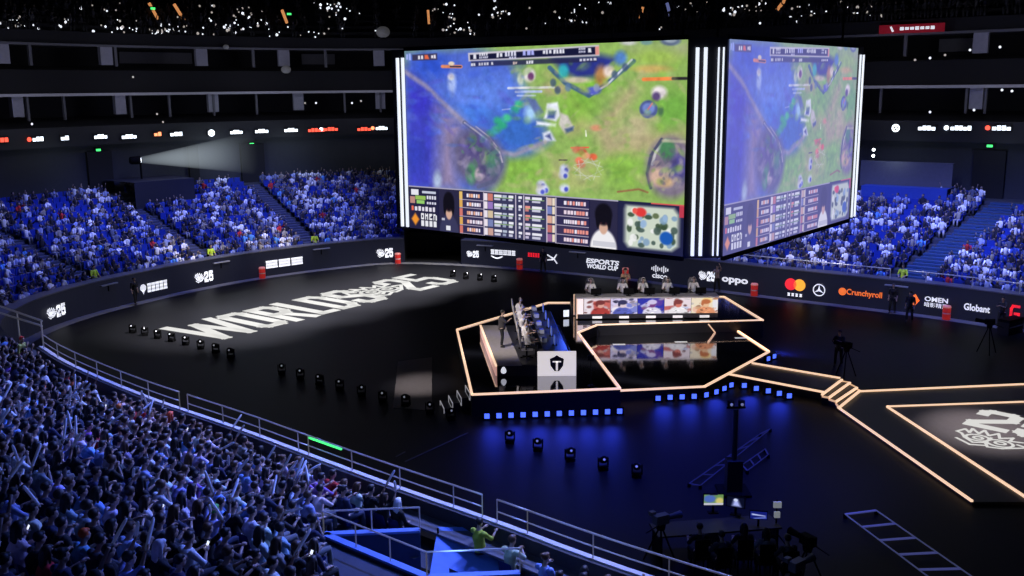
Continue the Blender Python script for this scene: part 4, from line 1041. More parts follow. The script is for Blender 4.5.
# ================================================================== people
SKIN = mat('skin', rough=0.6, attr='Skin', var=0.05)
CLOTH = mat('cloth', rough=0.85, objcol=True, var=0.18, scale=5)
HAIRM = mat('hair', rough=0.55, objcol=True, var=0.2, scale=20)
def remesh(mb, voxel, smooth=4, m=None, name='mesh'):
    me = mb.mesh('tmp'); o = bpy.data.objects.new('tmp', me); C.objects.link(o)
    r = o.modifiers.new('r', 'REMESH'); r.mode = 'VOXEL'; r.voxel_size = voxel
    s = o.modifiers.new('s', 'SMOOTH'); s.factor = 0.5; s.iterations = smooth
    dg = bpy.context.evaluated_depsgraph_get(); dg.update()
    out = bpy.data.meshes.new_from_object(o.evaluated_get(dg)); out.name = name
    bpy.data.objects.remove(o); bpy.data.meshes.remove(me)
    out.materials.clear()
    if m: out.materials.append(m)
    out.shade_smooth(); return out
def fingers(mb, wrist, elbow, curl=0.6, side=1, nf=4):
    """a palm, four unequal bent fingers and a thumb leaving the side of the palm"""
    d = (wrist-elbow).normalized(); up = Vector((0, 0, 1)); s = d.cross(up)
    if s.length < 0.1: s = Vector((1, 0, 0))
    s = s.normalized()*side; dn = d.cross(s).normalized()
    if dn.z > 0: dn = -dn
    mb.tube([wrist, wrist+d*0.04, wrist+d*0.09], [(0.026, 0.02), (0.038, 0.018), (0.036, 0.016)], 8)
    for k in range(nf):
        o = (k-1.5)*0.019; L = (0.068, 0.078, 0.074, 0.056)[k]; b = wrist+d*0.085+s*o
        d2 = (d*math.cos(curl)+dn*math.sin(curl)); d3 = (d*math.cos(curl*2)+dn*math.sin(curl*2))
        mb.tube([b-d*0.02, b+d*L*0.3, b+d*L*0.3+d2*L*0.4, b+d*L*0.3+d2*L*0.4+d3*L*0.35], [0.0095, 0.0095, 0.0088, 0.007], 6)
    b = wrist+d*0.03-s*0.032; mb.tube([b, b+(d*0.6-s*0.75).normalized()*0.032, b+(d*0.6-s*0.75).normalized()*0.032+(d*0.9-s*0.2).normalized()*0.032], [0.012, 0.0105, 0.008], 6)
def figure(kind='sit', arms='lap', hair='short', lean=0.0, skin=(0.45, 0.31, 0.25), turn=0.0, leg=0):
    V = Vector
    if kind == 'sit':
        pel = V((0, 0.0, 0.54)); ch = V((0, -0.05+lean*0.6, 0.92)); nk = V((0, -0.04+lean, 1.09)); hd = V((0, 0.0+lean*1.1, 1.245))
        hip = [V((s*0.095, 0.03, 0.52)) for s in (-1, 1)]; kn = [V((s*0.13, 0.44, 0.53)) for s in (-1, 1)]; an = [V((s*0.13, 0.44+0.02*s, 0.09)) for s in (-1, 1)]
    else:
        pel = V((0, 0.0, 0.93)); ch = V((0, 0.0+lean*0.5, 1.28)); nk = V((0, 0.0+lean, 1.47)); hd = V((0, 0.03+lean*1.15, 1.625))
        st = 0.12 if leg else 0.0
        hip = [V((s*0.095, 0.0, 0.90)) for s in (-1, 1)]; kn = [V((s*0.11, 0.03+s*st*0.6, 0.49)) for s in (-1, 1)]; an = [V((s*0.12, -0.02+s*st, 0.085)) for s in (-1, 1)]
    shd = [V((s*0.185, ch.y*0.5+nk.y*0.5-0.01, nk.z-0.075)) for s in (-1, 1)]
    el = []; wr = []
    for q, s in enumerate((-1, 1)):
        S = shd[q]; a = arms if isinstance(arms, str) else arms[q]
        if a == 'lap': e = S+V((s*0.08, 0.08, -0.27)); w = e+V((-s*0.10, 0.22, -0.05))
        elif a == 'up': e = S+V((s*0.13, 0.14, 0.16)); w = e+V((-s*0.04, 0.10, 0.23))
        elif a == 'fwd': e = S+V((s*0.07, 0.20, -0.18)); w = e+V((-s*0.06, 0.22, 0.10))
        elif a == 'phone': e = S+V((s*0.07, 0.16, -0.22)); w = e+V((-s*0.15, 0.16, 0.13))
        elif a == 'clap': e = S+V((s*0.06, 0.20, -0.19)); w = e+V((-s*0.19, 0.17, 0.10))
        elif a == 'side': e = S+V((s*0.06, -0.03, -0.28)); w = e+V((-s*0.01, 0.07, -0.24))
        elif a == 'desk': e = S+V((s*0.09, 0.14, -0.24)); w = e+V((-s*0.06, 0.24, 0.03))
        elif a == 'chin': e = S+V((s*0.04, 0.18, -0.2)); w = V((s*0.04, hd.y+0.11, hd.z-0.15))
        el.append(e); wr.append(w)
    body = MB()
    # torso, neck, head with brow, nose, jaw, ears
    body.tube([pel+V((0, 0, -0.08)), pel+V((0, 0, 0.06)), (pel+ch)/2, ch, nk+V((0, -0.01, -0.06)), nk], [(0.13, 0.10), (0.15, 0.11), (0.135, 0.10), (0.165, 0.115), (0.11, 0.075), (0.055, 0.055)], 14)
    Rz = Matrix.Rotation(turn, 3, 'Z')
    def hp(x, y, z): return hd + Rz @ V((x, y, z))
    body.tube([nk-V((0, 0, 0.04)), hd-V((0, 0.01, 0.06))], [0.058, 0.052], 10)
    body.ell(hp(0, -0.005, 0.025), (0.076, 0.094, 0.098), 14, 10, Rz); body.ell(hp(0, 0.025, -0.045), (0.056, 0.066, 0.07), 12, 8, Rz); body.ell(hp(0, 0.092, -0.012), (0.013, 0.02, 0.026), 8, 6, Rz)
    body.ell(hp(0, 0.075, 0.028), (0.055, 0.02, 0.012), 8, 6, Rz); body.ell(hp(0, 0.075, -0.062), (0.024, 0.014, 0.012), 8, 6, Rz)
    for s in (-1, 1): body.ell(hp(s*0.078, -0.005, -0.005), (0.012, 0.022, 0.032), 8, 6, Rz)
    for q in (0, 1):
        s = (-1, 1)[q]
        body.tube([shd[q]-V((s*0.06, 0, -0.01)), shd[q], shd[q].lerp(el[q], 0.5), el[q], el[q].lerp(wr[q], 0.4), wr[q]], [0.055, 0.056, 0.046, 0.038, 0.039, 0.026], 10)
        body.tube([hip[q]+V((0, -0.02, 0.02)), hip[q].lerp(kn[q], 0.35), kn[q], kn[q].lerp(an[q], 0.35), an[q]], [0.088, 0.078, 0.056, 0.055, 0.036], 10)
        body.tube([an[q]+V((0, -0.05, -0.045)), an[q]+V((0, 0.04, -0.04)), an[q]+V((0, 0.16, -0.06))], [(0.035, 0.04), (0.04, 0.04), (0.038, 0.022)], 8)
    bm_ = remesh(body, 0.015, 3, None, 'person_body')
    hands = MB()
    for q in (0, 1): fingers(hands, wr[q], el[q], 0.75 if kind == 'sit' else 0.45, (-1, 1)[q])
    me = bpy.data.meshes.new('person_body'); vs = [tuple(v.co) for v in bm_.vertices]; fs = [tuple(p.vertices) for p in bm_.polygons]
    n0 = len(vs); vs += hands.v; fs += [tuple(i+n0 for i in f) for f in hands.f]
    me.from_pydata(vs, [], fs); me.shade_smooth(); me.materials.append(SKIN); bpy.data.meshes.remove(bm_)
    at_ = me.color_attributes.new('Skin', 'FLOAT_COLOR', 'POINT'); eyes = [hp(s*0.031, 0.083, 0.006) for s in (-1, 1)]; lips = hp(0, 0.088, -0.062)
    cols = []
    for v in vs:
        p = V(v); c = skin
        if min((p-e).length for e in eyes) < 0.017: c = (0.03, 0.025, 0.025)
        elif (p-lips).length < 0.02: c = (0.45, 0.18, 0.16)
        elif p.z < 0.1 : c = (0.03, 0.03, 0.035)
        cols += [*c, 1]
    at_.data.foreach_set('color', cols)
    # top: torso and sleeves
    t = MB()
    t.tube([pel+V((0, 0, -0.04)), pel+V((0, 0, 0.07)), (pel+ch)/2, ch, nk+V((0, -0.012, -0.05)), nk+V((0, -0.01, -0.015))], [(0.165, 0.125), (0.17, 0.13), (0.158, 0.12), (0.186, 0.135), (0.125, 0.09), (0.072, 0.068)], 14)
    for q in (0, 1):
        s = (-1, 1)[q]; t.tube([shd[q]-V((s*0.07, 0, -0.01)), shd[q], shd[q].lerp(el[q], 0.5), el[q], el[q].lerp(wr[q], 0.22)], [0.07, 0.074, 0.064, 0.056, 0.058], 10)
    top = remesh(t, 0.02, 3, CLOTH, 'top')
    b = MB()
    b.tube([pel+V((0, 0, -0.1)), pel+V((0, 0, 0.05))], [(0.16, 0.125), (0.162, 0.122)], 12)
    for q in (0, 1): b.tube([hip[q]+V((0, -0.02, 0.0)), hip[q].lerp(kn[q], 0.35), kn[q], kn[q].lerp(an[q], 0.4), an[q]+V((0, 0, 0.03))], [0.1, 0.092, 0.072, 0.07, 0.06], 10)
    tr = remesh(b, 0.022, 2, CLOTH, 'trousers')
    h = MB()
    h.ell(hp(0, -0.022, 0.045), (0.094, 0.102, 0.098), 14, 10, Rz)
    h.ell(hp(0, 0.055, 0.095), (0.07, 0.04, 0.03), 10, 6, Rz)
    if hair == 'long':
        h.tube([hp(0, -0.08, 0.06), hp(0, -0.105, -0.06), hp(0, -0.12, -0.2), hp(0, -0.12, -0.32)], [(0.085, 0.05), (0.098, 0.05), (0.09, 0.045), (0.06, 0.03)], 10)
        for s in (-1, 1): h.tube([hp(s*0.08, -0.02, 0.05), hp(s*0.092, -0.03, -0.08), hp(s*0.09, -0.04, -0.18)], [0.03, 0.032, 0.02], 8)
    elif hair == 'bun': h.ell(hp(0, -0.11, 0.1), (0.05, 0.05, 0.05))
    elif hair == 'bushy': h.ell(hp(0, -0.03, 0.06), (0.118, 0.118, 0.112), 12, 8)
    hm = remesh(h, 0.016, 2, HAIRM, 'hair')
    # trim the fringe from the face
    bm = bmesh.new(); bm.from_mesh(hm); inv = Rz.inverted()
    kill = [v for v in bm.verts if (lambda p: p.y > 0.045 and p.z < 0.062)(inv @ (v.co-hd))]
    bmesh.ops.delete(bm, geom=kill, context='VERTS'); bm.to_mesh(hm); bm.free()
    return dict(body=me, top=top, trousers=tr, hair=hm, wr=wr, el=el, hd=hd, nk=nk)
FIG = {}
def fig(*a, **k):
    key = (a, tuple(sorted(k.items())))
    if key not in FIG: FIG[key] = figure(*a, **k)
    return FIG[key]
def person(f, loc, rz, label, top, trousers, hair, group=None, scale=1.0):
    o = link('person', f['body']); o.location = loc; o.rotation_euler = (0, 0, rz); o.scale = (scale,)*3
    tag(o, label, 'person', group)
    for nm, c in (('top', top), ('trousers', trousers), ('hair', hair)):
        q = link(nm, f[nm], o); q.color = (*c, 1)
    return o
TOPS = [('white', (0.72, 0.72, 0.76)), ('pale blue', (0.38, 0.46, 0.70)), ('grey', (0.26, 0.27, 0.31)), ('navy', (0.02, 0.025, 0.07)), ('black', (0.012, 0.012, 0.016)), ('dark grey', (0.06, 0.06, 0.075)), ('sky blue', (0.22, 0.42, 0.80)), ('cream', (0.66, 0.60, 0.50)), ('purple', (0.34, 0.14, 0.50)), ('red', (0.60, 0.03, 0.04)), ('orange', (0.75, 0.16, 0.04))]
TW = [0.20, 0.13, 0.03, 0.13, 0.33, 0.05, 0.06, 0.02, 0.02, 0.015, 0.015]
def pick_top(r):
    x = r.random(); a = 0
    for (n_, c), w in zip(TOPS, TW):
        a += w
        if x < a: return n_, c
    return TOPS[4]
# ------------------------------------------------------------------ seat positions along the rows
def row_points(loop, k, step=0.54, phase=0.0):
    P = [off(i, row_d(k)) for i in loop]; out = []; acc = phase
    for j in range(len(P)-1):
        d = (P[j+1]-P[j]).length
        while acc < d:
            t = acc/d if d > 1e-9 else 0; out.append((P[j].lerp(P[j+1], t), (NRM[loop[j]]*(1-t)+NRM[loop[j+1]]*t).normalized())); acc += step
        acc -= d
    return out
WELLVIEW = [(326, 546), (420, 530), (440, 524), (457, 527), (508, 550), (530, 580), (535, 640), (326, 640)]     # rows left free around the stairwell
NEAR = []      # (k, n in view, point, normal, depth, screen)
rs_ = random.Random(21)
for k in range(NNEAR):
    pts = []
    for p, n in row_points(NEAR_LOOP, k, 0.55, 0.1*(k % 3)):
        q = proj((p.x, p.y, row_z(k)+1.1))
        if q[2] < 5 or q[0] < -300 or q[0] > 1250 or q[1] > 720 or q[1] < 200: continue
        if in_poly((p.x, p.y), WELL_OUT): continue
        if any(in_poly((p.x-n.x*e, p.y-n.y*e), WELL) for e in (0.15, -0.15)): continue
        if in_poly(q, WELLVIEW): continue
        if k == 0 and 404 < q[0] < 455: continue
        if k >= 1 and 320 < q[0] < 452 and q[1] > 500: continue
        if k >= 2 and 320 < q[0] < 545 and q[1] > 505: continue
        pts.append((p, n, q))
    pts.sort(key=lambda t: t[2][0])
    skipped = sum(1 for t in pts if t[2][0] <= -8)
    for m_, (p, n, q) in enumerate(pts): NEAR.append((k, m_+1-skipped, p, n, q))
inview = [s for s in NEAR if -8 < s[4][0] < 1032 and s[4][1] < 590]
occ = []
for s in NEAR:
    r = random.Random(int(s[0]*1000+s[1])); occ.append(r.random() < 0.90)
IVS = set((s[0], s[1]) for s in inview); cand = [s for s, o in zip(NEAR, occ) if o and (s[0], s[1]) in IVS]
cand.sort(key=lambda s: s[4][2])
NIND = 280
INDIV = cand[:NIND]; INDSET = set((s[0], s[1]) for s in INDIV)
REST = [s for s, o in zip(NEAR, occ) if o and (s[0], s[1]) not in INDSET]
print('near seats', len(NEAR), 'in view', len(inview), 'individuals', len(INDIV), 'depth', INDIV[-1][4][2] if INDIV else None, 'rest', len(REST))
VAR = [dict(arms='lap', hair='short'), dict(arms='up', hair='short', lean=0.06), dict(arms='phone', hair='short', lean=0.05), dict(arms='clap', hair='long', lean=0.04), dict(arms='fwd', hair='short', lean=0.12), dict(arms='chin', hair='bushy', lean=0.14),
       dict(arms='up', hair='long', lean=0.03), dict(arms='lap', hair='long', turn=0.4), dict(arms=('fwd', 'lap'), hair='bun', turn=-0.3), dict(arms='phone', hair='long', lean=0.03), dict(arms=('up', 'fwd'), hair='bushy', turn=0.25), dict(arms='clap', hair='short', turn=-0.2, lean=0.08)]
POSE = ['hands on lap', 'raising two sticks', 'looking at phone', 'hands together', 'leaning forward', 'hand at chin', 'raising two sticks', 'long hair head turned', 'one arm forward', 'long hair holding phone', 'raising one stick', 'hands together leaning forward']
HAIRC = [(0.008, 0.007, 0.008), (0.012, 0.009, 0.008), (0.03, 0.016, 0.01), (0.006, 0.006, 0.009), (0.09, 0.045, 0.02)]
STICKM = mat('pale_stick', (0.62, 0.64, 0.72), 0.35, emit=(0.25, 0.32, 0.7), strength=0.05, sample='NONE')
def stick_mesh():
    mb = MB(); mb.lathe([(0.01, -0.05), (0.022, -0.02), (0.03, 0.05), (0.032, 0.42), (0.026, 0.5), (0.01, 0.53)], n=10); return mb.mesh('stick', STICKM, True)
STICK = stick_mesh()
PHB = MB(); PHB.box((0, 0, 0), (0.075, 0.012, 0.155)); PHONE_BODY = PHB.mesh('phone', BLACK_METAL)
PHS = MB(); PHS.box((0, -0.008, 0), (0.066, 0.004, 0.14)); PHONE_SCR = PHS.mesh('screen', mat('phone_screen', (0.5, 0.5, 0.5), emit=(0.75, 0.8, 1.0), strength=1.3, sample='NONE'))
nst = nph = 0
SEATM = mat('blue_seat_plastic', (0.008, 0.02, 0.12), 0.5, spec=0.2)
sp_ = MB(); sp_.box((0, 0.08, 0.40), (0.44, 0.42, 0.06)); sp_.box((0, 0.08, 0.2), (0.06, 0.2, 0.38)); SEAT_PAN = sp_.mesh('seat', SEATM)
sb_ = MB(); sb_.tube([(0, -0.14, 0.42), (0, -0.17, 0.62), (0, -0.21, 0.84)], [(0.22, 0.025), (0.22, 0.022), (0.19, 0.018)], 12); SEAT_BACK = sb_.mesh('backrest', SEATM, True)
for v in SEAT_BACK.vertices: pass
HATS = {}
for (hx, hy, hn, hc) in ((70, 540, 'bright orange hat', (0.75, 0.12, 0.02)), (150, 558, 'white cap', (0.75, 0.75, 0.8)), (119, 408, 'orange hat', (0.7, 0.2, 0.04)), (178, 410, 'red orange hat', (0.75, 0.1, 0.04)), (215, 528, 'green hat', (0.1, 0.5, 0.05)), (412, 480, 'white bobble hat', (0.8, 0.8, 0.82))):
    s_ = min(INDIV, key=lambda s: (s[4][0]-hx)**2+(s[4][1]-hy)**2); HATS[(s_[0], s_[1])] = (hn, hc)
def yaw(n): return math.atan2(-n.y, -n.x) - PI/2
for (k, m_, p, n, q) in INDIV:
    r = random.Random(k*977+m_*31)
    near_front = k < 2
    v = r.choices(range(12), [18, 2.2, 3, 9, 14, 9, 1.2, 11, 10, 2, 2.5, 10])[0]
    cn, col = pick_top(r); f = fig('sit', **VAR[v])
    rz = yaw(n) + r.uniform(-0.25, 0.1); loc_ = (p.x, p.y, row_z(k)); sc = r.uniform(0.95, 1.06)
    hat = HATS.get((k, m_))
    lab = 'person in %s top %s, %s row from rail, %s from left' % (cn, 'and '+hat[0] if hat else POSE[v], nth(k+1), nth(m_))
    person(f, loc_, rz, lab, tuple(c*r.uniform(0.8, 1.1) for c in col), r.choice([(0.015, 0.017, 0.03), (0.04, 0.05, 0.1), (0.02, 0.02, 0.02), (0.15, 0.15, 0.16)]), (r.choice(HAIRC) if not hat else hat[1]), 'spectators in the near stand', sc)
    Mx = Matrix.Translation(loc_) @ Matrix.Rotation(rz, 4, 'Z') @ Matrix.Scale(sc, 4)
    held = {1: (0, 1), 6: (0, 1), 10: (0,), 4: ((1,) if r.random() < 0.25 else ())}.get(v, ())
    for h_ in held:
        w = f['wr'][h_]; d = (f['wr'][h_]-f['el'][h_]).normalized(); d = (d*0.35 + Vector((r.uniform(-1, 1), r.uniform(-.7, 0.9), r.uniform(0.0, 0.9)))).normalized()
        o = link('inflatable_stick', STICK); g = Mx @ (w + (f['wr'][h_]-f['el'][h_]).normalized()*0.07); o.location = g
        o.rotation_euler = (Matrix.Rotation(rz, 3, 'Z') @ d).to_track_quat('Z', 'Y').to_euler(); nst += 1
        tag(o, 'pale inflatable stick in %s hand of person in %s row from rail, %s from left' % (('left', 'right')[h_], nth(k+1), nth(m_)), 'stick', 'inflatable cheering sticks')
    if v in (2, 9):
        w = (f['wr'][0]+f['wr'][1])/2 + Vector((0, 0.09, 0.06)); o = link('phone', PHONE_BODY); o.location = Mx @ w; o.rotation_euler = (-0.5, 0, rz); nph += 1
        tag(o, 'lit phone held by person in %s row from rail, %s from left' % (nth(k+1), nth(m_)), 'phone', 'phones held in the near stand'); link('screen', PHONE_SCR, o)
    t = thing('stadium_seat', 'blue stadium seat under person in %s row from rail, %s from left' % (nth(k+1), nth(m_)), 'seat', (p.x-0.0, p.y, row_z(k)), yaw(n), 'blue seats of the near stand')
    link('seat', SEAT_PAN, t); link('backrest', SEAT_BACK, t)
print('sticks', nst, 'phones', nph)

# ------------------------------------------------------------------ the uncounted crowd: one mass
def simple_person(v):
    r = random.Random(v); mb = MB(); part = []
    def mark(c):
        part.extend([c]*(len(mb.v)-len(part)))
    lean = r.uniform(-0.03, 0.12)
    mb.ell((0, 0.02+lean, 1.24), (0.085, 0.1, 0.115), 8, 6); mark(0)
    mb.ell((0, -0.015+lean, 1.28), (0.098, 0.1, 0.1), 8, 5); mark(1)
    if v % 3 == 0: mb.tube([(0, -0.08+lean, 1.25), (0, -0.1+lean, 1.0)], [(0.09, 0.05), (0.06, 0.03)], 6); mark(1)
    mb.tube([(0, 0, 0.48), (0, -0.03+lean*0.5, 0.75), (0, -0.02+lean*0.8, 0.97), (0, lean, 1.09), (0, lean, 1.14)], [(0.17, 0.13), (0.16, 0.12), (0.2, 0.13), (0.13, 0.09), (0.055, 0.055)], 8); mark(2)
    for s in (-1, 1):
        S = Vector((s*0.2, lean*0.9, 1.02)); a = r.choice(('lap', 'lap', 'lap', 'fwd', 'clap', 'lap', 'up', 'clap'))
        e = S + {'lap': Vector((s*0.06, 0.08, -0.27)), 'up': Vector((s*0.12, 0.14, 0.14)), 'fwd': Vector((s*0.06, 0.2, -0.15)), 'clap': Vector((s*0.05, 0.2, -0.18))}[a]
        w = e + {'lap': Vector((-s*0.1, 0.22, -0.04)), 'up': Vector((-s*0.05, 0.1, 0.24)), 'fwd': Vector((-s*0.06, 0.22, 0.1)), 'clap': Vector((-s*0.17, 0.17, 0.1))}[a]
        mb.tube([S, e, e.lerp(w, .2)], [0.066, 0.056, 0.055], 6); mark(2)
        mb.tube([e, w, w+(w-e).normalized()*0.14], [0.042, 0.03, 0.034], 6); mark(0)
        mb.tube([(s*0.1, 0, 0.52), (s*0.13, 0.44, 0.53), (s*0.13, 0.46, 0.06)], [0.1, 0.075, 0.055], 6); mark(3)
    fs = []
    for f in mb.f:   # triangles and quads only
        if len(f) <= 4: fs.append(f if len(f) == 4 else f+(f[0],)[:0])
        else:
            for j in range(1, len(f)-1): fs.append((f[0], f[j], f[j+1]))
    tri = []
    for f in fs:
        if len(f) == 4: tri += [(f[0], f[1], f[2]), (f[0], f[2], f[3])]
        else: tri.append(tuple(f))
    return np.array(mb.v, float), np.array(tri, int), np.array(part)
SP = [simple_person(v) for v in range(10)]
def mass(name, places, m, label, cat, shade=None):
    """places: (x, y, z, yaw, variant, scale, colours[4])"""
    vs = []; fs = []; cs = []; o = 0
    for x, y, z, a, v, s, cl in places:
        V, F, P = SP[v]; c_, s_ = math.cos(a)*s, math.sin(a)*s
        W = np.empty_like(V); W[:, 0] = V[:, 0]*c_-V[:, 1]*s_+x; W[:, 1] = V[:, 0]*s_+V[:, 1]*c_+y; W[:, 2] = V[:, 2]*s+z
        vs.append(W); fs.append(F+o); o += len(V); cs.append(np.array(cl)[P])
    vs = np.concatenate(vs); fs = np.concatenate(fs); cs = np.concatenate(cs)
    me = bpy.data.meshes.new(name); me.vertices.add(len(vs)); me.vertices.foreach_set('co', vs.ravel().astype('f'))
    me.loops.add(fs.size); me.loops.foreach_set('vertex_index', fs.ravel().astype('i')); me.polygons.add(len(fs)); me.polygons.foreach_set('loop_start', np.arange(0, fs.size, 3, dtype='i'))
    me.update(calc_edges=True)
    a = me.color_attributes.new('Col', 'FLOAT_COLOR', 'POINT'); a.data.foreach_set('color', np.concatenate([cs, np.ones((len(cs), 1))], 1).ravel().astype('f'))
    me.materials.append(m); ob = link(name, me); tag(ob, label, cat, None, 'stuff'); return ob
CROWDM = mat('crowd', rough=0.8, attr='Col', var=0.1)
FARTOPS = [((0.88, 0.88, 0.90), 0.25), ((0.34, 0.40, 0.66), 0.12), ((0.12, 0.14, 0.24), 0.14), ((0.015, 0.015, 0.03), 0.30), ((0.03, 0.07, 0.35), 0.09), ((0.12, 0.35, 0.75), 0.03), ((0.6, 0.03, 0.03), 0.012), ((0.35, 0.32, 0.26), 0.038)]
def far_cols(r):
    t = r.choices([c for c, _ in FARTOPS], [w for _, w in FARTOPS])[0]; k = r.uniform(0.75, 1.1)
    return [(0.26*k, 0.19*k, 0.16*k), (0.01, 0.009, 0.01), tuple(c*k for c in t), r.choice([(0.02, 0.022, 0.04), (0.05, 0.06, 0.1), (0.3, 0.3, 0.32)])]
AISLES = [(110, 0.7), (219, 0.7), (321, 0.8), (485, 0.7), (580, 0.7), (692, 0.7), (899, 1.25)]
AIS = [(rim_index_at(px), w) for px, w in AISLES]
SKEW = {rim_index_at(899): 3.2}
def TAN(i): n = NRM[i % NR]; return Vector((n.y, -n.x, 0)) if n.y > 0 else Vector((-n.y, n.x, 0))
FARP = []; FSEAT = []
rr = random.Random(5)
for k in range(NROWS):
    for p, n in row_points(FAR_LOOP, k, 0.54, 0.13*(k % 4)):
        q = proj((p.x, p.y, row_z(k)+1.2))
        if q[0] < -300 or q[0] > 1300 or q[2] < 3: continue
        # nearest rim index for aisles
        skip = False
        for i, w in AIS:
            a = off(i, row_d(k)) + TAN(i)*(SKEW.get(i, 0)*k/NROWS)
            if (a-p).length < w: skip = True
        if skip: continue
        if k*ROW < 5.0 and any((off(i, row_d(k))-p).length < 0.4 for i in tun[::1]): continue
        if 130 < q[0] < 196 and q[1] < 191: continue
        if 858 < q[0] < 956 and q[1] < 184: continue
        dens = 0.84
        if q[0] < 70 and k > 9: dens = 0.55
        if 230 < q[0] < 255 and k > 11: dens = 0.0
        FSEAT.append((p.x, p.y, row_z(k), yaw(n)))
        if rr.random() < dens: FARP.append((p.x, p.y, row_z(k), yaw(n)+rr.uniform(-0.3, 0.3), rr.randrange(10), rr.uniform(0.80, 0.92), far_cols(rr)))
for (k, m_, p, n, q) in REST:
    r = random.Random(k*977+m_*31); cn, col = pick_top(r)
    FARP.append((p.x, p.y, row_z(k), yaw(n)+r.uniform(-0.3, 0.2), r.randrange(10), r.uniform(0.95, 1.05), [(0.3, 0.22, 0.18), (0.006, 0.005, 0.006), col, (0.02, 0.02, 0.03)]))
mass('crowd', FARP, CROWDM, 'seated crowd in white and dark tops filling the far raked stands', 'crowd')
print('far crowd', len(FARP), 'seats', len(FSEAT))
# dark upper tier crowd
UPP = []
for k in range(0, 12):
    P = [off(i, UD+0.9+(k+0.55)*0.9) for i in FAR_LOOP]
    for j in range(0, len(P)-1):
        if rr.random() < 0.75:
            p = P[j]; q = proj((p.x, p.y, 18))
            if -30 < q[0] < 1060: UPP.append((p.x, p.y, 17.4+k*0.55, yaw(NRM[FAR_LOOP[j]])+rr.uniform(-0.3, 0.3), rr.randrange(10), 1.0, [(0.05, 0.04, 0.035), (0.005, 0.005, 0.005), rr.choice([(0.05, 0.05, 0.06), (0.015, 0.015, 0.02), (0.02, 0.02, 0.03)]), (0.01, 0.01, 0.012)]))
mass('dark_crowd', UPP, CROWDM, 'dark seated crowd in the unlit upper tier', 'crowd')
# seats of the far stands
def seat_mass():
    B = MB(); B.box((0, 0.08, 0.42), (0.46, 0.42, 0.06)); B.box((0, -0.17, 0.66), (0.46, 0.05, 0.46)); V = np.array(B.v); F = np.array(B.f); vs = []; fs = []
    for n_, (x, y, z, a) in enumerate(FSEAT):
        c_, s_ = math.cos(a), math.sin(a); W = np.empty_like(V); W[:, 0] = V[:, 0]*c_-V[:, 1]*s_+x; W[:, 1] = V[:, 0]*s_+V[:, 1]*c_+y; W[:, 2] = V[:, 2]+z; vs.append(W); fs.append(F+n_*len(V))
    me = bpy.data.meshes.new('stand_seating'); me.from_pydata(np.concatenate(vs).tolist(), [], np.concatenate(fs).tolist()); me.materials.append(mat('far_blue_seat', (0.010, 0.035, 0.30), 0.5)); tag(link('stand_seating', me), 'blue plastic seating of the far stands', 'seats', None, 'stuff')
seat_mass()
# small phone lights in the dark upper tier and in the far stands
PL = MB(); PL.ell((0, 0, 0), (0.085, 0.02, 0.085), 8, 6); PLM = PL.mesh('phone', mat('phone_light', (0.8, 0.8, 0.8), emit=(0.85, 0.9, 1.0), strength=1.1, sample='NONE'))
PLW = PL.mesh('phone', mat('phone_light_dim', (0.8, 0.75, 0.7), emit=(0.9, 0.8, 0.72), strength=0.35, sample='NONE'))
CL = [(8,22,12),(20,28,10),(40,38,5),(65,24,6),(95,8,8),(115,30,10),(130,28,8),(150,30,10),(170,30,14),(186,35,8),(205,10,6),(225,28,14),(232,36,10),(245,10,16),(250,24,8),(265,36,8),(290,36,8),(330,8,14),(345,14,10),(312,36,7),(380,37,5),(450,12,12),(456,28,14),(468,36,10),(500,12,16),(545,34,5),(570,12,8),(572,20,7),(600,6,6),(660,28,4),(690,6,6),(735,8,10),(745,12,8),(760,4,10),(800,10,7),(825,12,5),(866,10,12),(868,14,8),(900,10,10),(930,12,8),(942,16,5),(975,8,10),(1000,8,8),(1018,6,6)]
npl = 0; r = random.Random(9)
for (cx_, cy_, num) in CL:
    for _ in range(num):
        if npl >= 285: break
        px, py = cx_+r.gauss(0, 9), cy_+r.gauss(0, 5)
        if py > 40 or py < 0: continue
        # slide up the raked tier to the row that stands at this height
        best = None
        for k in range(0, 13):
            d = UD+0.9+(k+0.75)*0.9; i = rim_hit(px, d, 18+k*0.55); p = off(i, d); e = abs(proj((p.x, p.y, 17.4+k*0.55+1.05))[1]-py)
            if best is None or e < best[0]: best = (e, i, d, 17.4+k*0.55+1.05)
        _, i, d, z = best; p = ony(px, py, off(i, d-0.35).y); z = p.z; p.z = 0
        if z < 17.45: continue
        o = link('phone', PLM if r.random() < 0.6 else PLW); o.location = p + Vector((0, 0, z)); o.rotation_euler = (0, 0, yaw(NRM[i])); s = r.choice((0.6, 0.7, 0.8, 0.9, 1.1, 1.4)); o.scale = (s, 1, s)
        tag(o, 'tiny glowing phone held up in the dark upper tier', 'phone', 'phone lights in the dark upper tier'); npl += 1
print('phone lights', npl)
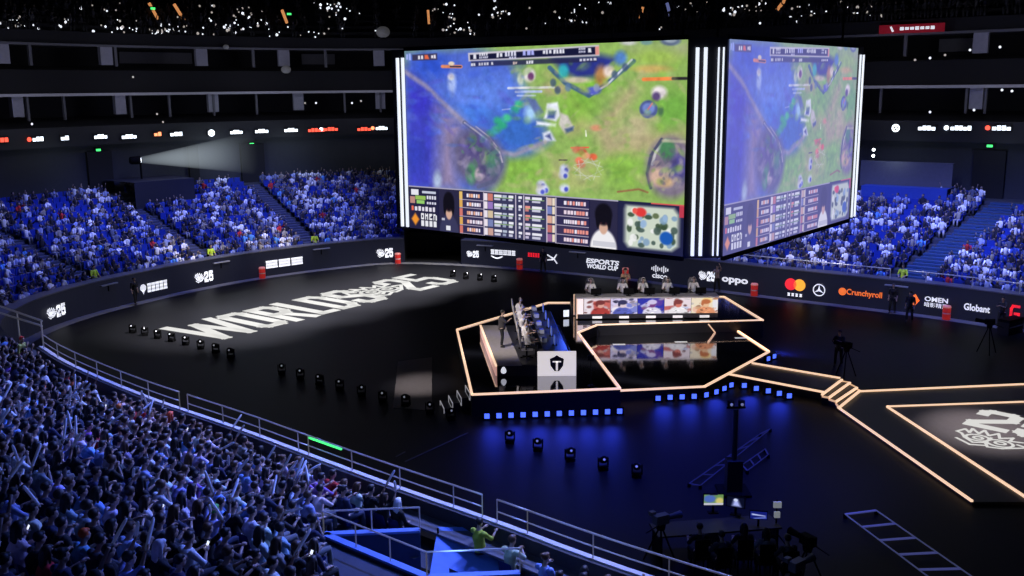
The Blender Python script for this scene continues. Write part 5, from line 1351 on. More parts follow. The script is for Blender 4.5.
# ================================================================== rails of the near stand
RAILM = mat('rail_metal', (0.55, 0.56, 0.60), 0.3, 0.6, emit=(0.5, 0.5, 0.58), strength=0.06, sample='NONE')
def near_idx(px): return rim_index_at(px, far=False, z=2.9)
def rail_piece(px0, px1, label):
    i0, i1 = near_idx(px0), near_idx(px1); idx = list(range(min(i0, i1), max(i0, i1)+1))
    o = off(idx[len(idx)//2], 0.1); root = thing('guard_rail', label, 'railing', (o.x, o.y, BOARD_H)); O = Vector((o.x, o.y, BOARD_H))
    for nm, z, rad in (('top_rail', BOARD_H+1.08, 0.024), ('mid_rail', BOARD_H+0.76, 0.018)):
        mb = MB(); mb.tube([off(i, 0.1)+Vector((0, 0, z))-O for i in idx], rad, 6); mb.build(nm, RAILM, root, True)
    for i in idx[::4]+[idx[-1]]:
        mb = MB(); mb.bar(off(i, 0.1)+Vector((0, 0, BOARD_H+0.06))-O, off(i, 0.1)+Vector((0, 0, BOARD_H+1.08))-O, 0.03, 0.03, (1, 0, 0)); mb.build('post', RAILM, root)
for a, b, l in ((44, 185, 'first length of near guard rail beside the left corner of floor'), (188, 310, 'second length of near guard rail below the projected lettering'), (313, 492, 'third long length of near guard rail left of the gap by stairwell'), (496, 528, 'short length of near guard rail above the stairwell'), (531, 760, 'last length of near guard rail running out of the frame')):
    rail_piece(a, b, l)
idx = list(range(min(near_idx(40), near_idx(775)), max(near_idx(40), near_idx(775))+1))
loft('trim_%d' % tn[0], idx, [(0.0, BOARD_H+0.44), (0.0, BOARD_H+0.48), (0.16, BOARD_H+0.48), (0.16, BOARD_H+0.44)], mat('pale_ledge', (0.62, 0.60, 0.60), 0.6)); tn[0] += 1
loft('wall_near_ledge', idx, [(0.03, BOARD_H+0.05), (0.03, BOARD_H+0.44), (0.27, BOARD_H+0.44), (0.27, BOARD_H+0.05)], mat('dark_ledge_wall', (0.03, 0.03, 0.04), 0.7))
gi = near_idx(334); mb = MB(); mb.tube([off(gi+q, 0.06)+Vector((0, 0, BOARD_H+1.0)) for q in (-2, -1, 0, 1)], 0.035, 6); tag(mb.build('light_strip', RG), 'short glowing strip for a green reflection on the near guard rail', 'light')  # green reflection on the rail, put in as a glowing strip
# rail of the left walkway
pl0 = onz(-6, 305, 3.0); pl1 = onz(42, 322, 3.0); root = thing('guard_rail', 'pair of straight rails along the dark walkway at the left frame edge', 'railing', (pl1.x, pl1.y, 1.8)); O = Vector((pl1.x, pl1.y, 1.8))
for nm, a, b in (('top_rail', (-6, 304), (42, 321)), ('lower_rail', (-6, 311), (42, 326))):
    mb = MB(); qa = onz(*a, 3.0 if nm == 'top_rail' else 2.75); qb = onz(*b, 3.0 if nm == 'top_rail' else 2.75); mb.tube([qa-O, qb-O], 0.045, 6); mb.build(nm, RAILM, root)
for x in (0.02, 0.5, 0.98):
    q = pl1.lerp(pl0, x); mb = MB(); mb.bar(q-O, q-O-Vector((0, 0, 1.15)), 0.05, 0.05, (1, 0, 0)); mb.build('post', RAILM, root)
# low rails on top of the far boards
for a, b, l in ((500, 575, 'thin rail on far boards under the video cube'), (590, 885, 'long thin rail on far boards below the right stand'), (905, 1015, 'thin rail on far boards right of the wide aisle')):
    i0, i1 = rim_index_at(a), rim_index_at(b); ii = list(range(min(i0, i1), max(i0, i1)+1)); o = off(ii[len(ii)//2], 0.3); O = Vector((o.x, o.y, BOARD_H)); root = thing('board_rail', l, 'railing', O)
    mb = MB(); mb.tube([off(i, 0.3)+Vector((0, 0, BOARD_H+0.62))-O for i in ii], 0.035, 6); mb.build('top_rail', RAILM, root)
    for i in ii[::5]:
        mb = MB(); mb.bar(off(i, 0.3)+Vector((0, 0, BOARD_H+0.06))-O, off(i, 0.3)+Vector((0, 0, BOARD_H+0.62))-O, 0.04, 0.04, (1, 0, 0)); mb.build('post', RAILM, root)
# stairwell in the near stand
BLUEF = mat('blue_walkway', (0.10, 0.22, 0.62), 0.6); WELLW = mat('dark_blue_wall', (0.02, 0.035, 0.10), 0.7)
Wp = [Vector((w.x, w.y, 0)) for w in WELL]
def wallq(a, b, z0, z1, th=0.14):
    mb = MB(); mb.bar((a.x, a.y, (z0+z1)/2), (b.x, b.y, (z0+z1)/2), th, z1-z0); return mb
struct('wall_stairwell_left', wallq(Wp[0], Wp[1], 0.4, WELL_Z), WELLW)
struct('wall_stairwell_back', wallq(Wp[0], Wp[3], 0.4, WELL_Z), WELLW)
struct('wall_stairwell_near', wallq(Wp[1], Wp[2], 0.4, WELL_Z), WELLW)
mb = MB(); mb.prism([(w.x, w.y) for w in [WC+(w-WC)*1.0 for w in WELL]], 0.35, 0.5); struct('floor_stairwell', mb, BLUEF)
# blue ramp strip leading along the rows beyond the opening
e1 = (Wp[2]-Wp[1]).normalized()
mb = MB(); a, b, c, d = onz(438, 527, 1.9), onz(470, 527, 1.9), onz(590, 600, 1.2), onz(425, 600, 1.2); mb.quad(a, b, c, d); struct('floor_ramp', mb, BLUEF)
for a, b, l in ((Wp[0], Wp[1], 'left slanting blue capped stairwell parapet'), (Wp[0], Wp[3], 'far blue capped stairwell parapet'), (Wp[1], Wp[2], 'near blue capped stairwell parapet')):
    mb = MB(); mb.bar((a.x, a.y, WELL_Z+0.02), (b.x, b.y, WELL_Z+0.02), 0.2, 0.06); struct('trim_%d' % tn[0], mb, mat('blue_cap', (0.12, 0.22, 0.55), 0.5)); tn[0] += 1
def well_rail(P, label):
    O = Vector(P[0]); O.z = WELL_Z; root = thing('stairwell_rail', label, 'railing', O)
    T_ = [Vector((p.x, p.y, WELL_Z+0.62))-O for p in P]; mb = MB(); mb.tube(T_, 0.022, 6); mb.build('top_rail', RAILM, root)
    for a, b in zip(T_[:-1], T_[1:]):
        n_ = max(1, int((b-a).length/1.1))
        for k in range(n_+1):
            q = a.lerp(b, k/n_); mb = MB(); mb.bar(q, Vector((q.x, q.y, 0.05)), 0.03, 0.03, (1, 0, 0)); mb.build('post', RAILM, root)
well_rail([Wp[0], Wp[3]], 'blue-lit rail on the far parapet of the stairwell opening')
well_rail([Wp[0], Wp[1]], 'slanting blue-lit rail on left parapet of the stairwell opening')
well_rail([Wp[1], Wp[2]], 'blue-lit rail on the near parapet of the stairwell opening')
# white stanchion with papers at its foot inside the well
q = onz(439, 568, 0.9); sp2 = thing('stanchion', 'thin dark post on a pale foot in the blue stairwell', 'post', (q.x, q.y, 0.5))
mb = MB(); mb.lathe([(0.15, 0), (0.15, 0.02), (0.04, 0.05)], n=16); mb.build('base', mat('pale_base', (0.6, 0.6, 0.65), 0.5), sp2)
mb = MB(); mb.tube([(0, 0, 0.04), (0, 0, 1.5)], 0.025, 8); mb.build('pole', BLACK_METAL, sp2)

# wide blue aisle of the right stand, narrow stepped aisles elsewhere
def aisle(px, w, m, nm):
    i = rim_index_at(px); n = NRM[i]; t = Vector((-n.y, n.x, 0)); mb = MB()
    for k in range(NROWS):
        for h_ in (0, 1):
            c = off(i, 0.15+k*ROW+h_*ROW/2) + TAN(i)*(SKEW.get(i, 0)*k/NROWS); z = Z0+k*ROW*RAKE+h_*ROW*RAKE/2
            mb.box((c.x+n.x*ROW/4, c.y+n.y*ROW/4, z+0.02), (ROW/2, w*2, 0.12), Matrix((n, t, Vector((0, 0, 1)))).transposed())
    struct(nm, mb, m)
aisle(899, 1.05, mat('aisle_blue', (0.015, 0.05, 0.14), 0.7), 'floor_aisle_wide')
for k, px in enumerate((110, 219, 321, 692)): aisle(px, 0.5, mat('aisle_grey', (0.05, 0.06, 0.12), 0.7), 'floor_aisle_%d' % (k+1))
# dark entry block high in the left stand, grey and blue wall at the right stand top
def stand_box(px0, px1, py, k, h_, m, nm):
    z = row_z(k); i0, i1 = rim_hit(px0, row_d(k), z), rim_hit(px1, row_d(k), z); idx_ = list(range(min(i0, i1), max(i0, i1)+1))
    return loft(nm, idx_, [(row_d(k)-0.4, z-0.3), (row_d(k)-0.4, z+h_), (row_d(k)+ROW*(NROWS-k)+0.5, z+h_)], m)
def row_at(px, py, dz=1.2):
    best = None
    for k in range(NROWS):
        i = rim_hit(px, row_d(k), row_z(k)+dz); p = off(i, row_d(k)); e = abs(proj((p.x, p.y, row_z(k)+dz))[1]-py)
        if best is None or e < best[0]: best = (e, k)
    return best[1]
k1 = row_at(165, 192); stand_box(134, 196, 0, k1, 2.2, mat('entry_block', (0.008, 0.009, 0.02), 0.7), 'wall_entry_left')
k2 = row_at(905, 186); stand_box(862, 951, 0, k2, 1.3, mat('blue_wall', (0.02, 0.06, 0.34), 0.6), 'wall_entry_right')
i0, i1 = rim_hit(864, TOPD, 7.3), rim_hit(951, TOPD, 7.3); loft('wall_top_right', list(range(min(i0, i1), max(i0, i1)+1)), [(TOPD-0.2, TOPZ+0.6), (TOPD-0.2, z_at(rim_hit(905, TOPD, 7), TOPD-0.2, 162)), (TOPD+0.3, z_at(rim_hit(905, TOPD, 7), TOPD-0.2, 162))], mat('lit_grey_wall', (0.09, 0.09, 0.11), 0.8))

# ================================================================== red bins along the boards
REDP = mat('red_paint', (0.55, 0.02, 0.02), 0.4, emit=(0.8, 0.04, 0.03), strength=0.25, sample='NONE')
def bin_(px, py, label, first=[None]):
    i = rim_index_at(px); p = off(i, -0.45)
    if first[0] is None:
        r_ = thing('red_bin', label, 'bin', p, 0, 'red bins along the boards'); r_.scale = (0.78, 0.78, 0.82)
        mb = MB(); mb.lathe([(0.24, 0), (0.28, 0.04), (0.28, 0.80), (0.26, 0.84)], n=18); mb.build('body', REDP, r_, True)
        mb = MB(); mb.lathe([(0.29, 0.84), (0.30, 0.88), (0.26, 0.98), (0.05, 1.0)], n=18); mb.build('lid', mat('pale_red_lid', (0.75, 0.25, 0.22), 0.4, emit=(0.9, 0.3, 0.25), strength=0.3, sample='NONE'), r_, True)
        mb = MB(); mb.lathe([(0.285, 0.42), (0.285, 0.5)], n=18); mb.build('band', mat('pale_band', (0.7, 0.5, 0.5), 0.5), r_); first[0] = r_
    else: dup(first[0], p, 0, label)
bin_(260.5, 272, 'red bin by the boards just left of three white word blocks')
bin_(398, 258, 'red bin by the boards next to the black tunnel')
bin_(523, 262, 'red bin by the boards right of the smile line sign')
bin_(629, 270, 'red bin by the boards behind the long rear desk')
bin_(757, 287, 'red bin by the boards left of the red and yellow discs')
bin_(951, 312, 'red bin by the boards between the two right white signs')

# ================================================================== floor moving-head lights
def make_head(label):
    t = thing('moving_head_light', label, 'stage light', (0, 0, 0), 0, 'moving head lights standing on the floor'); t.scale = (0.8, 0.8, 0.8)
    mb = MB(); mb.box((0, 0, 0.09), (0.40, 0.36, 0.14)); mb.box((0, 0, 0.01), (0.34, 0.3, 0.02)); mb.build('base', BLACK_METAL, t)
    mb = MB(); mb.box((-0.21, 0, 0.36), (0.05, 0.14, 0.42)); mb.box((0.21, 0, 0.36), (0.05, 0.14, 0.42)); mb.box((0, 0, 0.175), (0.46, 0.16, 0.05)); mb.build('yoke', BLACK_METAL, t)
    Mh = Matrix.Rotation(math.radians(70), 3, 'X')
    mb = MB(); mb.lathe([(0.10, -0.22), (0.16, -0.18), (0.165, 0.06), (0.15, 0.2), (0.155, 0.24)], n=16, M=Mh); mb.v = [(x, y, z+0.48) for x, y, z in mb.v]; hd_ = mb.build('head', BLACK_METAL, t, True)
    mb = MB(); mb.lathe([(0.055, 0.235), (0.055, 0.25)], n=14, M=Mh); mb.v = [(x, y, z+0.48) for x, y, z in mb.v]; mb.build('lens', GLINT, hd_)
    return t
HEADP = [(133,333),(145,335.5),(158,338.5),(172,341.5),(186,345),(201,349),(216,353),(231,358),(282,374),(300.5,379),(320,385),(340,390),(361.5,396),(383,402),(406,406),(430,413.5),(451,420),(510,443),(538,451),(570,461),(603,470),(637,477)]
hl = None
for k, (x, y) in enumerate(HEADP):
    p = onz(x, y, 0)
    lab = 'black moving head light, %s along the floor row starting at the corner of WORLDS lettering' % nth(k+1)
    rz = 0.25*math.sin(k*1.7)
    if hl is None: hl = make_head(lab); hl.location = p; hl.rotation_euler = (0, 0, rz)
    else: dup(hl, p, rz, lab)
# small dark beacons right of the 25
for k, (x, y) in enumerate(((453, 277), (466, 279), (480, 280.5), (494, 282))):
    dup(hl, onz(x, y, 0), 0.6, 'black moving head light, %s of the four behind the projected 25' % nth(k+1))
# blue flood lamps at the stage foot
def blue_lamp(p, label, rz, first=[None]):
    if first[0] is None:
        t = thing('blue_flood_light', label, 'stage light', p, rz, 'blue flood lamps along the stage foot'); first[0] = t
        mb = MB(); mb.box((0, 0.04, 0.17), (0.34, 0.10, 0.30)); mb.box((0, 0.06, 0.02), (0.38, 0.2, 0.04)); mb.build('housing', BLACK_METAL, t)
        mb = MB(); mb.box((0, -0.025, 0.17), (0.20, 0.03, 0.20)); mb.build('lamp_face', BLUE_LAMP, t)
    else: dup(first[0], p, rz, label)
for k in range(12): blue_lamp(onz(487+k*12.05, 420-k*0.45, 0), 'blue flood lamp, %s from the left below the left platform edge' % nth(k+1), 0.0)
for k, (x, y) in enumerate(((658, 402), (670, 401), (682, 400.5), (694, 400), (706, 398.5), (716, 395.5), (724, 392), (731, 388.5))): blue_lamp(onz(x, y, 0), 'blue flood lamp, %s along the low hexagon front edge' % nth(k+1), 0.0 if k < 4 else 0.5)
for k, (x, y) in enumerate(((744, 389), (756, 392), (768, 394.5), (779, 397), (789, 399.5))): blue_lamp(onz(x, y, 0), 'blue flood lamp, %s under the catwalk edge' % nth(k+1), 0.1)
for k, (x, y) in enumerate(((768, 362), (774, 359.5))): blue_lamp(onz(x, y, 0), 'blue flood lamp, %s behind the hexagon right point' % nth(k+1), 0.6)

# ================================================================== ladder trusses lying on the floor
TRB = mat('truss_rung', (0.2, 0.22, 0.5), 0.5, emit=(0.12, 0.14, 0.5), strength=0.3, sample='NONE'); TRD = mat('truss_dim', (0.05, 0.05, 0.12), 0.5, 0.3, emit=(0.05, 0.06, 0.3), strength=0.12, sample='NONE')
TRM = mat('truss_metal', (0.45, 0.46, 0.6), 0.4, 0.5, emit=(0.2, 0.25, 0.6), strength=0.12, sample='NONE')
def ladder(A_, B_, C_, D_, nr, label, z=0.12):
    O = Vector(A_); root = thing('ladder_truss', label, 'truss', (O.x, O.y, 0)); O.z = 0
    for a, b in ((A_, B_), (D_, C_)):
        mb = MB(); mb.tube([a-O+Vector((0, 0, z)), b-O+Vector((0, 0, z))], 0.022 if nr == 6 else 0.018, 6); mb.build('rail', TRM if nr == 6 else TRD, root)
    for k in range(nr):
        f = k/(nr-1); mb = MB(); mb.box((0, 0, 0), (0.001, 0.001, 0.001)); mb = MB(); mb.bar(A_.lerp(B_, f)-O+Vector((0, 0, z)), D_.lerp(C_, f)-O+Vector((0, 0, z)), 0.09 if nr == 6 else 0.05, 0.03); mb.build('rung', TRB if nr == 6 else TRD, root)
    for p_ in (A_, B_, C_, D_):
        mb = MB(); mb.box(p_-O+Vector((0, 0, z/2)), (0.1, 0.1, z)); mb.build('foot', BLACK_METAL, root)
ladder(onz(845, 518), onz(940, 590), onz(985, 590), onz(876, 514), 6, 'pale ladder-shaped truss lying on floor at the lower right')
ladder(onz(689, 487), onz(760, 437), onz(770, 432), onz(700, 489), 7, 'dim blue ladder truss lying behind the production desk')
ladder(onz(742, 468), onz(765, 452), onz(768, 458), onz(747, 474), 4, 'short dim ladder truss lying right of the tall dark mast')
# thin pale tape lines on the floor
for (a, b, l) in (((405, 462), (468, 433), 'long thin pale tape line on the dark floor left of flood lamps'), ((396, 457), (405, 452), 'short thin pale tape line on dark floor by the long one')):
    mb = MB(); p, q = onz(*a), onz(*b); mb.bar(p+Vector((0, 0, 0.01)), q+Vector((0, 0, 0.01)), 0.07, 0.012); tag(mb.build('tape_line', mat('tape', (0.10, 0.10, 0.12), 0.7)), l, 'tape')
# patch of light left of the stage, put in as a paler floor sheet
mb = MB(); mb.prism([(onz(x, y).x, onz(x, y).y) for x, y in ((393, 408), (398, 362), (432, 357.5), (432, 411))], 0.004, 0.02); tag(mb.build('light_patch', mat('light_patch_grey', (0.12, 0.11, 0.11), 0.7)), 'brown grey sheet for a square patch of light left of the stage', 'light patch')

# ================================================================== production desk at the lower right with screens and operators
pd = onz(722, 560, 0); desk2 = thing('production_desk', 'dark production desk on the floor below the tall mast', 'desk', (pd.x, pd.y, 0), 0.15)
mb = MB(); mb.box((0, 0.6, 0.74), (3.6, 0.9, 0.05)); mb.build('tabletop', mat('black_desk', (0.012, 0.012, 0.016), 0.5), desk2)
for x in (-1.7, 0, 1.7):
    mb = MB(); mb.box((x, 0.6, 0.36), (0.06, 0.8, 0.72)); mb.build('leg', BLACK_METAL, desk2)
mon_c = Canvas(40, 24); mon_c.img[:] = np.array((110, 150, 90))/255; mon_c.ell((0.3, 0.4), 0.3, 0.35, (80, 110, 190), 0.5); mon_c.ell((0.8, 0.6), 0.2, 0.3, (210, 200, 120), 0.6); mon_c.rect(0, 0.8, 1, 1, (200, 200, 215)); mon_c.rect(0.3, 0, 0.7, 0.1, (40, 40, 80))
mon_b = Canvas(40, 24); mon_b.img[:] = np.array((10, 14, 40))/255; mon_b.poly([(0.3,0.9),(0.4,0.3),(0.6,0.2),(0.8,0.9)], (180, 190, 255), 0.1); mon_b.ell((0.5, 0.3), 0.12, 0.15, (210, 220, 255), 0.3)
mon_d = Canvas(40, 24); mon_d.img[:] = np.array((20, 30, 120))/255; mon_d.poly([(0.1,0.3),(0.9,0.5),(0.9,0.6),(0.1,0.5)], (200, 210, 255), 0.06); mon_d.poly([(0.2,0.9),(0.9,0.7),(0.95,0.8),(0.3,0.95)], (150, 170, 255), 0.06)
def monitor(px, py, w, h, cvx, rz, label, z=1.05, strength=0.9):
    p = onz(px, py, z); t = thing('monitor', label, 'monitor', (p.x, p.y, z), rz, None)
    me = cvx.mesh('screen', w, h); mm = attr_emit('monitor_picture', strength=strength); me.materials.append(mm)
    mb = MB(); mb.box((0, 0.035, h/2), (w+0.04, 0.05, h+0.04)); mb.build('casing', BLACK_METAL, t)
    s_ = link('screen', me, t); s_.location = (-w/2, 0.0, 0)
    mb = MB(); mb.box((0, 0.05, -0.12), (0.06, 0.04, 0.26)); mb.box((0, 0.05, -0.25), (0.3, 0.2, 0.02)); mb.build('stand', BLACK_METAL, t)
monitor(713.5, 505, 0.56, 0.32, mon_c, 0.0, 'bright small monitor showing the game picture on production desk')
monitor(735.5, 507, 0.50, 0.30, mon_b, -0.45, 'angled small monitor with a pale blue figure beside bright one')
monitor(758.5, 519, 0.46, 0.22, mon_d, -0.2, 'blue low monitor at the right of production desk', 1.0)
OPS = [(700, 540, 'sitting at the dark production desk, leftmost of the crew', 'black', 0), (722, 548, 'at the production desk under the bright small monitor', 'dark grey', 0), (744, 540, 'with pale face at the production desk under angled monitor', 'black', 1), (766, 545, 'at the production desk under the blue low monitor', 'grey', 1), (788, 552, 'sitting rightmost of the production desk crew', 'dark grey', 0)]
CHB = MB(); CHB.box((0, 0.0, 0.44), (0.46, 0.44, 0.06)); CHS = CHB.mesh('seat', BLACK_METAL); CHB = MB(); CHB.box((0, -0.22, 0.76), (0.42, 0.05, 0.5)); CHK = CHB.mesh('backrest', BLACK_METAL)
CHB = MB(); CHB.bar((-0.18, -0.16, 0.41), (-0.18, -0.16, 0), 0.035, 0.035, (1, 0, 0)); CHL = CHB.mesh('leg', BLACK_METAL)
def chair(loc_, rz, label, group):
    t = thing('chair', label, 'chair', loc_, rz, group); link('seat', CHS, t); link('backrest', CHK, t)
    for dx, dy in ((0, 0), (0.36, 0), (0, 0.32), (0.36, 0.32)):
        o = link('leg', CHL, t); o.location = (dx, dy, 0)
for (x, y, l, cn, q) in OPS:
    p = onz(x, y, 0.9); p.z = 0; f = fig('sit', arms='desk', hair=('short', 'long')[q], lean=0.06)
    person(f, p, 0.15*(1-q), 'person in %s top %s' % (cn, l), dict(TOPS)[cn], (0.01, 0.01, 0.012), (0.01, 0.009, 0.009), 'production crew')
    chair(p, 0.15*(1-q), 'black chair under the person %s' % l, 'crew chairs')
# tall dark mast with lamp heads on top
p = onz(733, 492, 0); ms = thing('lamp_mast', 'tall thin dark mast with small lamp heads on its top', 'mast', p)
mtop = 0
lo, hi = 0.5, 8.0
for _ in range(40):
    mid = (lo+hi)/2
    if proj((p.x, p.y, mid))[1] > 400: lo = mid
    else: hi = mid
mtop = lo
mb = MB(); mb.box((0, 0, 0.04), (1.0, 1.0, 0.08)); mb.build('base', BLACK_METAL, ms)
mb = MB(); mb.tube([(0, 0, 0.08), (0, 0, mtop-0.3)], 0.09, 8); mb.build('pole', mat('mast_black', (0.015, 0.015, 0.02), 0.5), ms)
mb = MB(); mb.box((0, 0, 0.6), (0.5, 0.45, 1.05)); mb.build('control_case', DARK, ms)
mb = MB(); mb.bar((-0.3, 0, mtop-0.25), (0.3, 0, mtop-0.25), 0.06, 0.06); mb.build('cross_bar', BLACK_METAL, ms)
for x in (-0.17, 0.17):
    mb = MB(); mb.lathe([(0.06, 0), (0.11, 0.06), (0.11, 0.22)], n=12); mb.v = [(a+x, b, c+mtop-0.24) for a, b, c in mb.v]; h_ = mb.build('lamp_head', BLACK_METAL, ms)
    mb = MB(); mb.lathe([(0.05, 0), (0.05, 0.012)], n=12, M=Matrix.Rotation(PI/2, 3, 'X')); mb.v = [(a+x, b-0.11, c+mtop-0.12) for a, b, c in mb.v]; mb.build('lens', GLINT, h_)
# light stand with two pale lamp heads
p = onz(775, 548, 0); ls = thing('light_stand', 'light stand with two stacked pale lamps right of production desk', 'light stand', p)
lo, hi = 0.3, 6.0
for _ in range(40):
    mid = (lo+hi)/2
    if proj((p.x, p.y, mid))[1] > 500: lo = mid
    else: hi = mid
for a in (90, 210, 330):
    mb = MB(); mb.tube([(0, 0, 0.5), (0.45*math.cos(math.radians(a)), 0.45*math.sin(math.radians(a)), 0.02)], 0.02, 6); mb.build('leg', BLACK_METAL, ls)
mb = MB(); mb.tube([(0, 0, 0.45), (0, 0, lo)], 0.022, 6); mb.build('pole', BLACK_METAL, ls)
for z, w in ((lo-0.12, 0.22), (lo-0.42, 0.16)):
    mb = MB(); mb.box((0, -0.05, z), (w, 0.08, 0.17)); mb.build('lamp', mat('pale_lamp', (0.7, 0.72, 0.75), 0.4, emit=(0.6, 0.65, 0.7), strength=0.25, sample='NONE'), ls)
# broadcast cameras on tripods
def tv_camera(px, py, rz, label, pale, z=1.35):
    p = onz(px, py, z); p.z = 0; t = thing('broadcast_camera', label, 'camera', p, rz)
    cm = mat('camera_pale', (0.16, 0.16, 0.19), 0.5) if pale else BLACK_METAL
    mb = MB(); mb.box((0, 0, z), (0.22, 0.42, 0.26)); b_ = mb.build('camera_body', cm, t)
    mb = MB(); mb.lathe([(0.07, 0.2), (0.08, 0.4), (0.10, 0.62), (0.11, 0.66)], n=14, M=Matrix.Rotation(-PI/2, 3, 'X')); mb.v = [(a, b, c+z) for a, b, c in mb.v]; mb.build('lens', cm, t)
    mb = MB(); mb.box((-0.16, -0.18, z+0.14), (0.14, 0.16, 0.12)); mb.build('viewfinder', cm, t)
    mb = MB(); mb.tube([(0.1, -0.15, z-0.12), (0.16, -0.6, z-0.22)], 0.015, 6); mb.build('pan_handle', BLACK_METAL, t)
    mb = MB(); mb.lathe([(0.12, z-0.3), (0.14, z-0.16), (0.08, z-0.13)], n=12); mb.build('fluid_head', BLACK_METAL, t)
    for a in (90, 210, 330):
        mb = MB(); mb.tube([(0.05*math.cos(math.radians(a)), 0.05*math.sin(math.radians(a)), z-0.28), (0.5*math.cos(math.radians(a)), 0.5*math.sin(math.radians(a)), 0.02)], 0.025, 6); mb.build('leg', BLACK_METAL, t)
tv_camera(661, 519, -1.1, 'pale grey broadcast camera on tripod beyond the near rail', True)
tv_camera(797, 565, -0.9, 'blue-lit broadcast camera on tripod at lower right of production desk', True, 1.2)
tv_camera(847, 345, 0.6, 'dark broadcast camera on tripod standing right of the stage', False, 1.5)
tv_camera(990, 322, 0.8, 'dark broadcast camera by the boards under the white lettering', False, 1.6)
tv_camera(808, 540, 0.5, 'dark broadcast camera rightmost at the production area', False, 1.3)
# lone microphone stands on the stage front
p = onz(560+118/3.84, 386, ZL); t = thing('microphone_stand', 'thin black stand at front of the left platform edge', 'stand', p)
mb = MB(); mb.lathe([(0.16, 0), (0.16, 0.02), (0.03, 0.04)], n=16); mb.build('base', BLACK_METAL, t); mb = MB(); mb.tube([(0, 0, 0.03), (0, 0, 1.15)], 0.02, 6); mb.build('pole', BLACK_METAL, t); mb = MB(); mb.box((0, 0, 1.2), (0.26, 0.1, 0.2)); mb.build('head', BLACK_METAL, t)
# small white monitor left of the long desk
p = onz(566, 318, ZL); t = thing('floor_screen', 'small white lit screen on stage left of the long desk', 'screen', p, 0.3)
mb = MB(); mb.box((0, 0, 0.25), (0.36, 0.05, 0.42)); mb.build('casing', BLACK_METAL, t); mb = MB(); mb.box((0, -0.03, 0.26), (0.31, 0.02, 0.36)); mb.build('lit_face', mat('white_screen', (0.8, 0.8, 0.8), emit=(0.75, 0.85, 1.0), strength=0.8, sample='NONE'), t); mb = MB(); mb.box((0, 0.02, 0.03), (0.3, 0.2, 0.05)); mb.build('foot', BLACK_METAL, t)
# equipment cases by the right boards
for k, (x, y, w, h_) in enumerate(((999, 322, 1.1, 0.9), (1010, 333, 1.4, 0.7), (968, 312, 0.8, 0.6))):
    p = onz(x, y, 0); t = thing('equipment_case', ['dark equipment case with pale stripes by right boards', 'long dark equipment case below the red bracket emblem', 'low dark equipment case left of the boards camera'][k], 'case', p, 0.6)
    mb = MB(); mb.box((0, 0, h_/2), (w, 0.6, h_-0.02)); mb.build('body', DARK, t); mb = MB(); mb.box((0, 0, h_+0.05), (w+0.02, 0.62, 0.14)); mb.build('lid', BLACK_METAL, t)
    mb = MB(); mb.box((0, -0.31, h_*0.6), (w*0.9, 0.02, 0.05)); mb.build('stripe', mat('pale_stripe', (0.35, 0.37, 0.45), 0.5), t)

# ================================================================== players, coach, security and crew
WHITEJ = (0.78, 0.74, 0.74); DKH = (0.012, 0.01, 0.01)
HS = mat('headset_grey', (0.55, 0.5, 0.5), 0.4)
def headset(o, f):
    mb = MB(); hd_ = f['hd']; mb.tube([hd_+Vector((0.1*math.cos(a), -0.01, 0.02+0.12*math.sin(a))) for a in [PI*k/10 for k in range(11)]], 0.02, 6)
    for s in (-1, 1): mb.ell(hd_+Vector((s*0.1, -0.01, 0.0)), (0.03, 0.05, 0.055), 8, 6)
    mb.build('headset', HS, o)
def gaming_chair(loc_, rz, label, group, m):
    t = thing('gaming_chair', label, 'chair', loc_, rz, group)
    mb = MB(); mb.box((0, 0.02, 0.45), (0.5, 0.5, 0.1)); mb.build('seat', m, t)
    mb = MB(); mb.tube([(0, -0.24, 0.48), (0, -0.29, 0.8), (0, -0.34, 1.12), (0, -0.35, 1.3)], [(0.24, 0.05), (0.27, 0.05), (0.25, 0.045), (0.15, 0.04)], 12); mb.build('backrest', m, t, True)
    for s in (-1, 1):
        mb = MB(); mb.box((s*0.3, 0.0, 0.66), (0.06, 0.28, 0.04)); mb.box((s*0.3, -0.03, 0.55), (0.04, 0.06, 0.2)); mb.build('armrest', BLACK_METAL, t)
    mb = MB(); mb.tube([(0, 0, 0.4), (0, 0, 0.1)], 0.04, 8); mb.build('pole', BLACK_METAL, t)
    mb = MB()
    for a in range(5): mb.bar((0, 0, 0.09), (0.3*math.cos(a*1.2566), 0.3*math.sin(a*1.2566), 0.05), 0.05, 0.05)
    mb.build('base', BLACK_METAL, t); return t
def desk_monitor(loc_, rz, label, m, group):
    t = thing('monitor', label, 'monitor', loc_, rz, group)
    mb = MB(); mb.box((0, 0, 0.24), (0.56, 0.05, 0.34)); mb.build('casing', m, t); mb = MB(); mb.box((0, 0, 0.1), (0.06, 0.05, 0.2)); mb.box((0, 0, 0.01), (0.26, 0.2, 0.02)); mb.build('stand', BLACK_METAL, t)
    mb = MB(); mb.box((0, 0.028, 0.24), (0.52, 0.01, 0.30)); mb.build('screen', mat('dim_screen', (0.1, 0.12, 0.2), emit=(0.3, 0.4, 0.7), strength=0.4, sample='NONE'), t)
mb = MB(); mb.box((xl-0.1+dw/2, DY+1.9, ZL+0.3), (dw+0.2, 1.9, 0.6)); mb.v = [(x_-SO.x, y_-SO.y, z_) for x_, y_, z_ in mb.v]; mb.build('rear_riser', SIDE, stage)
WCH = mat('white_chair', (0.16, 0.15, 0.155), 0.5)
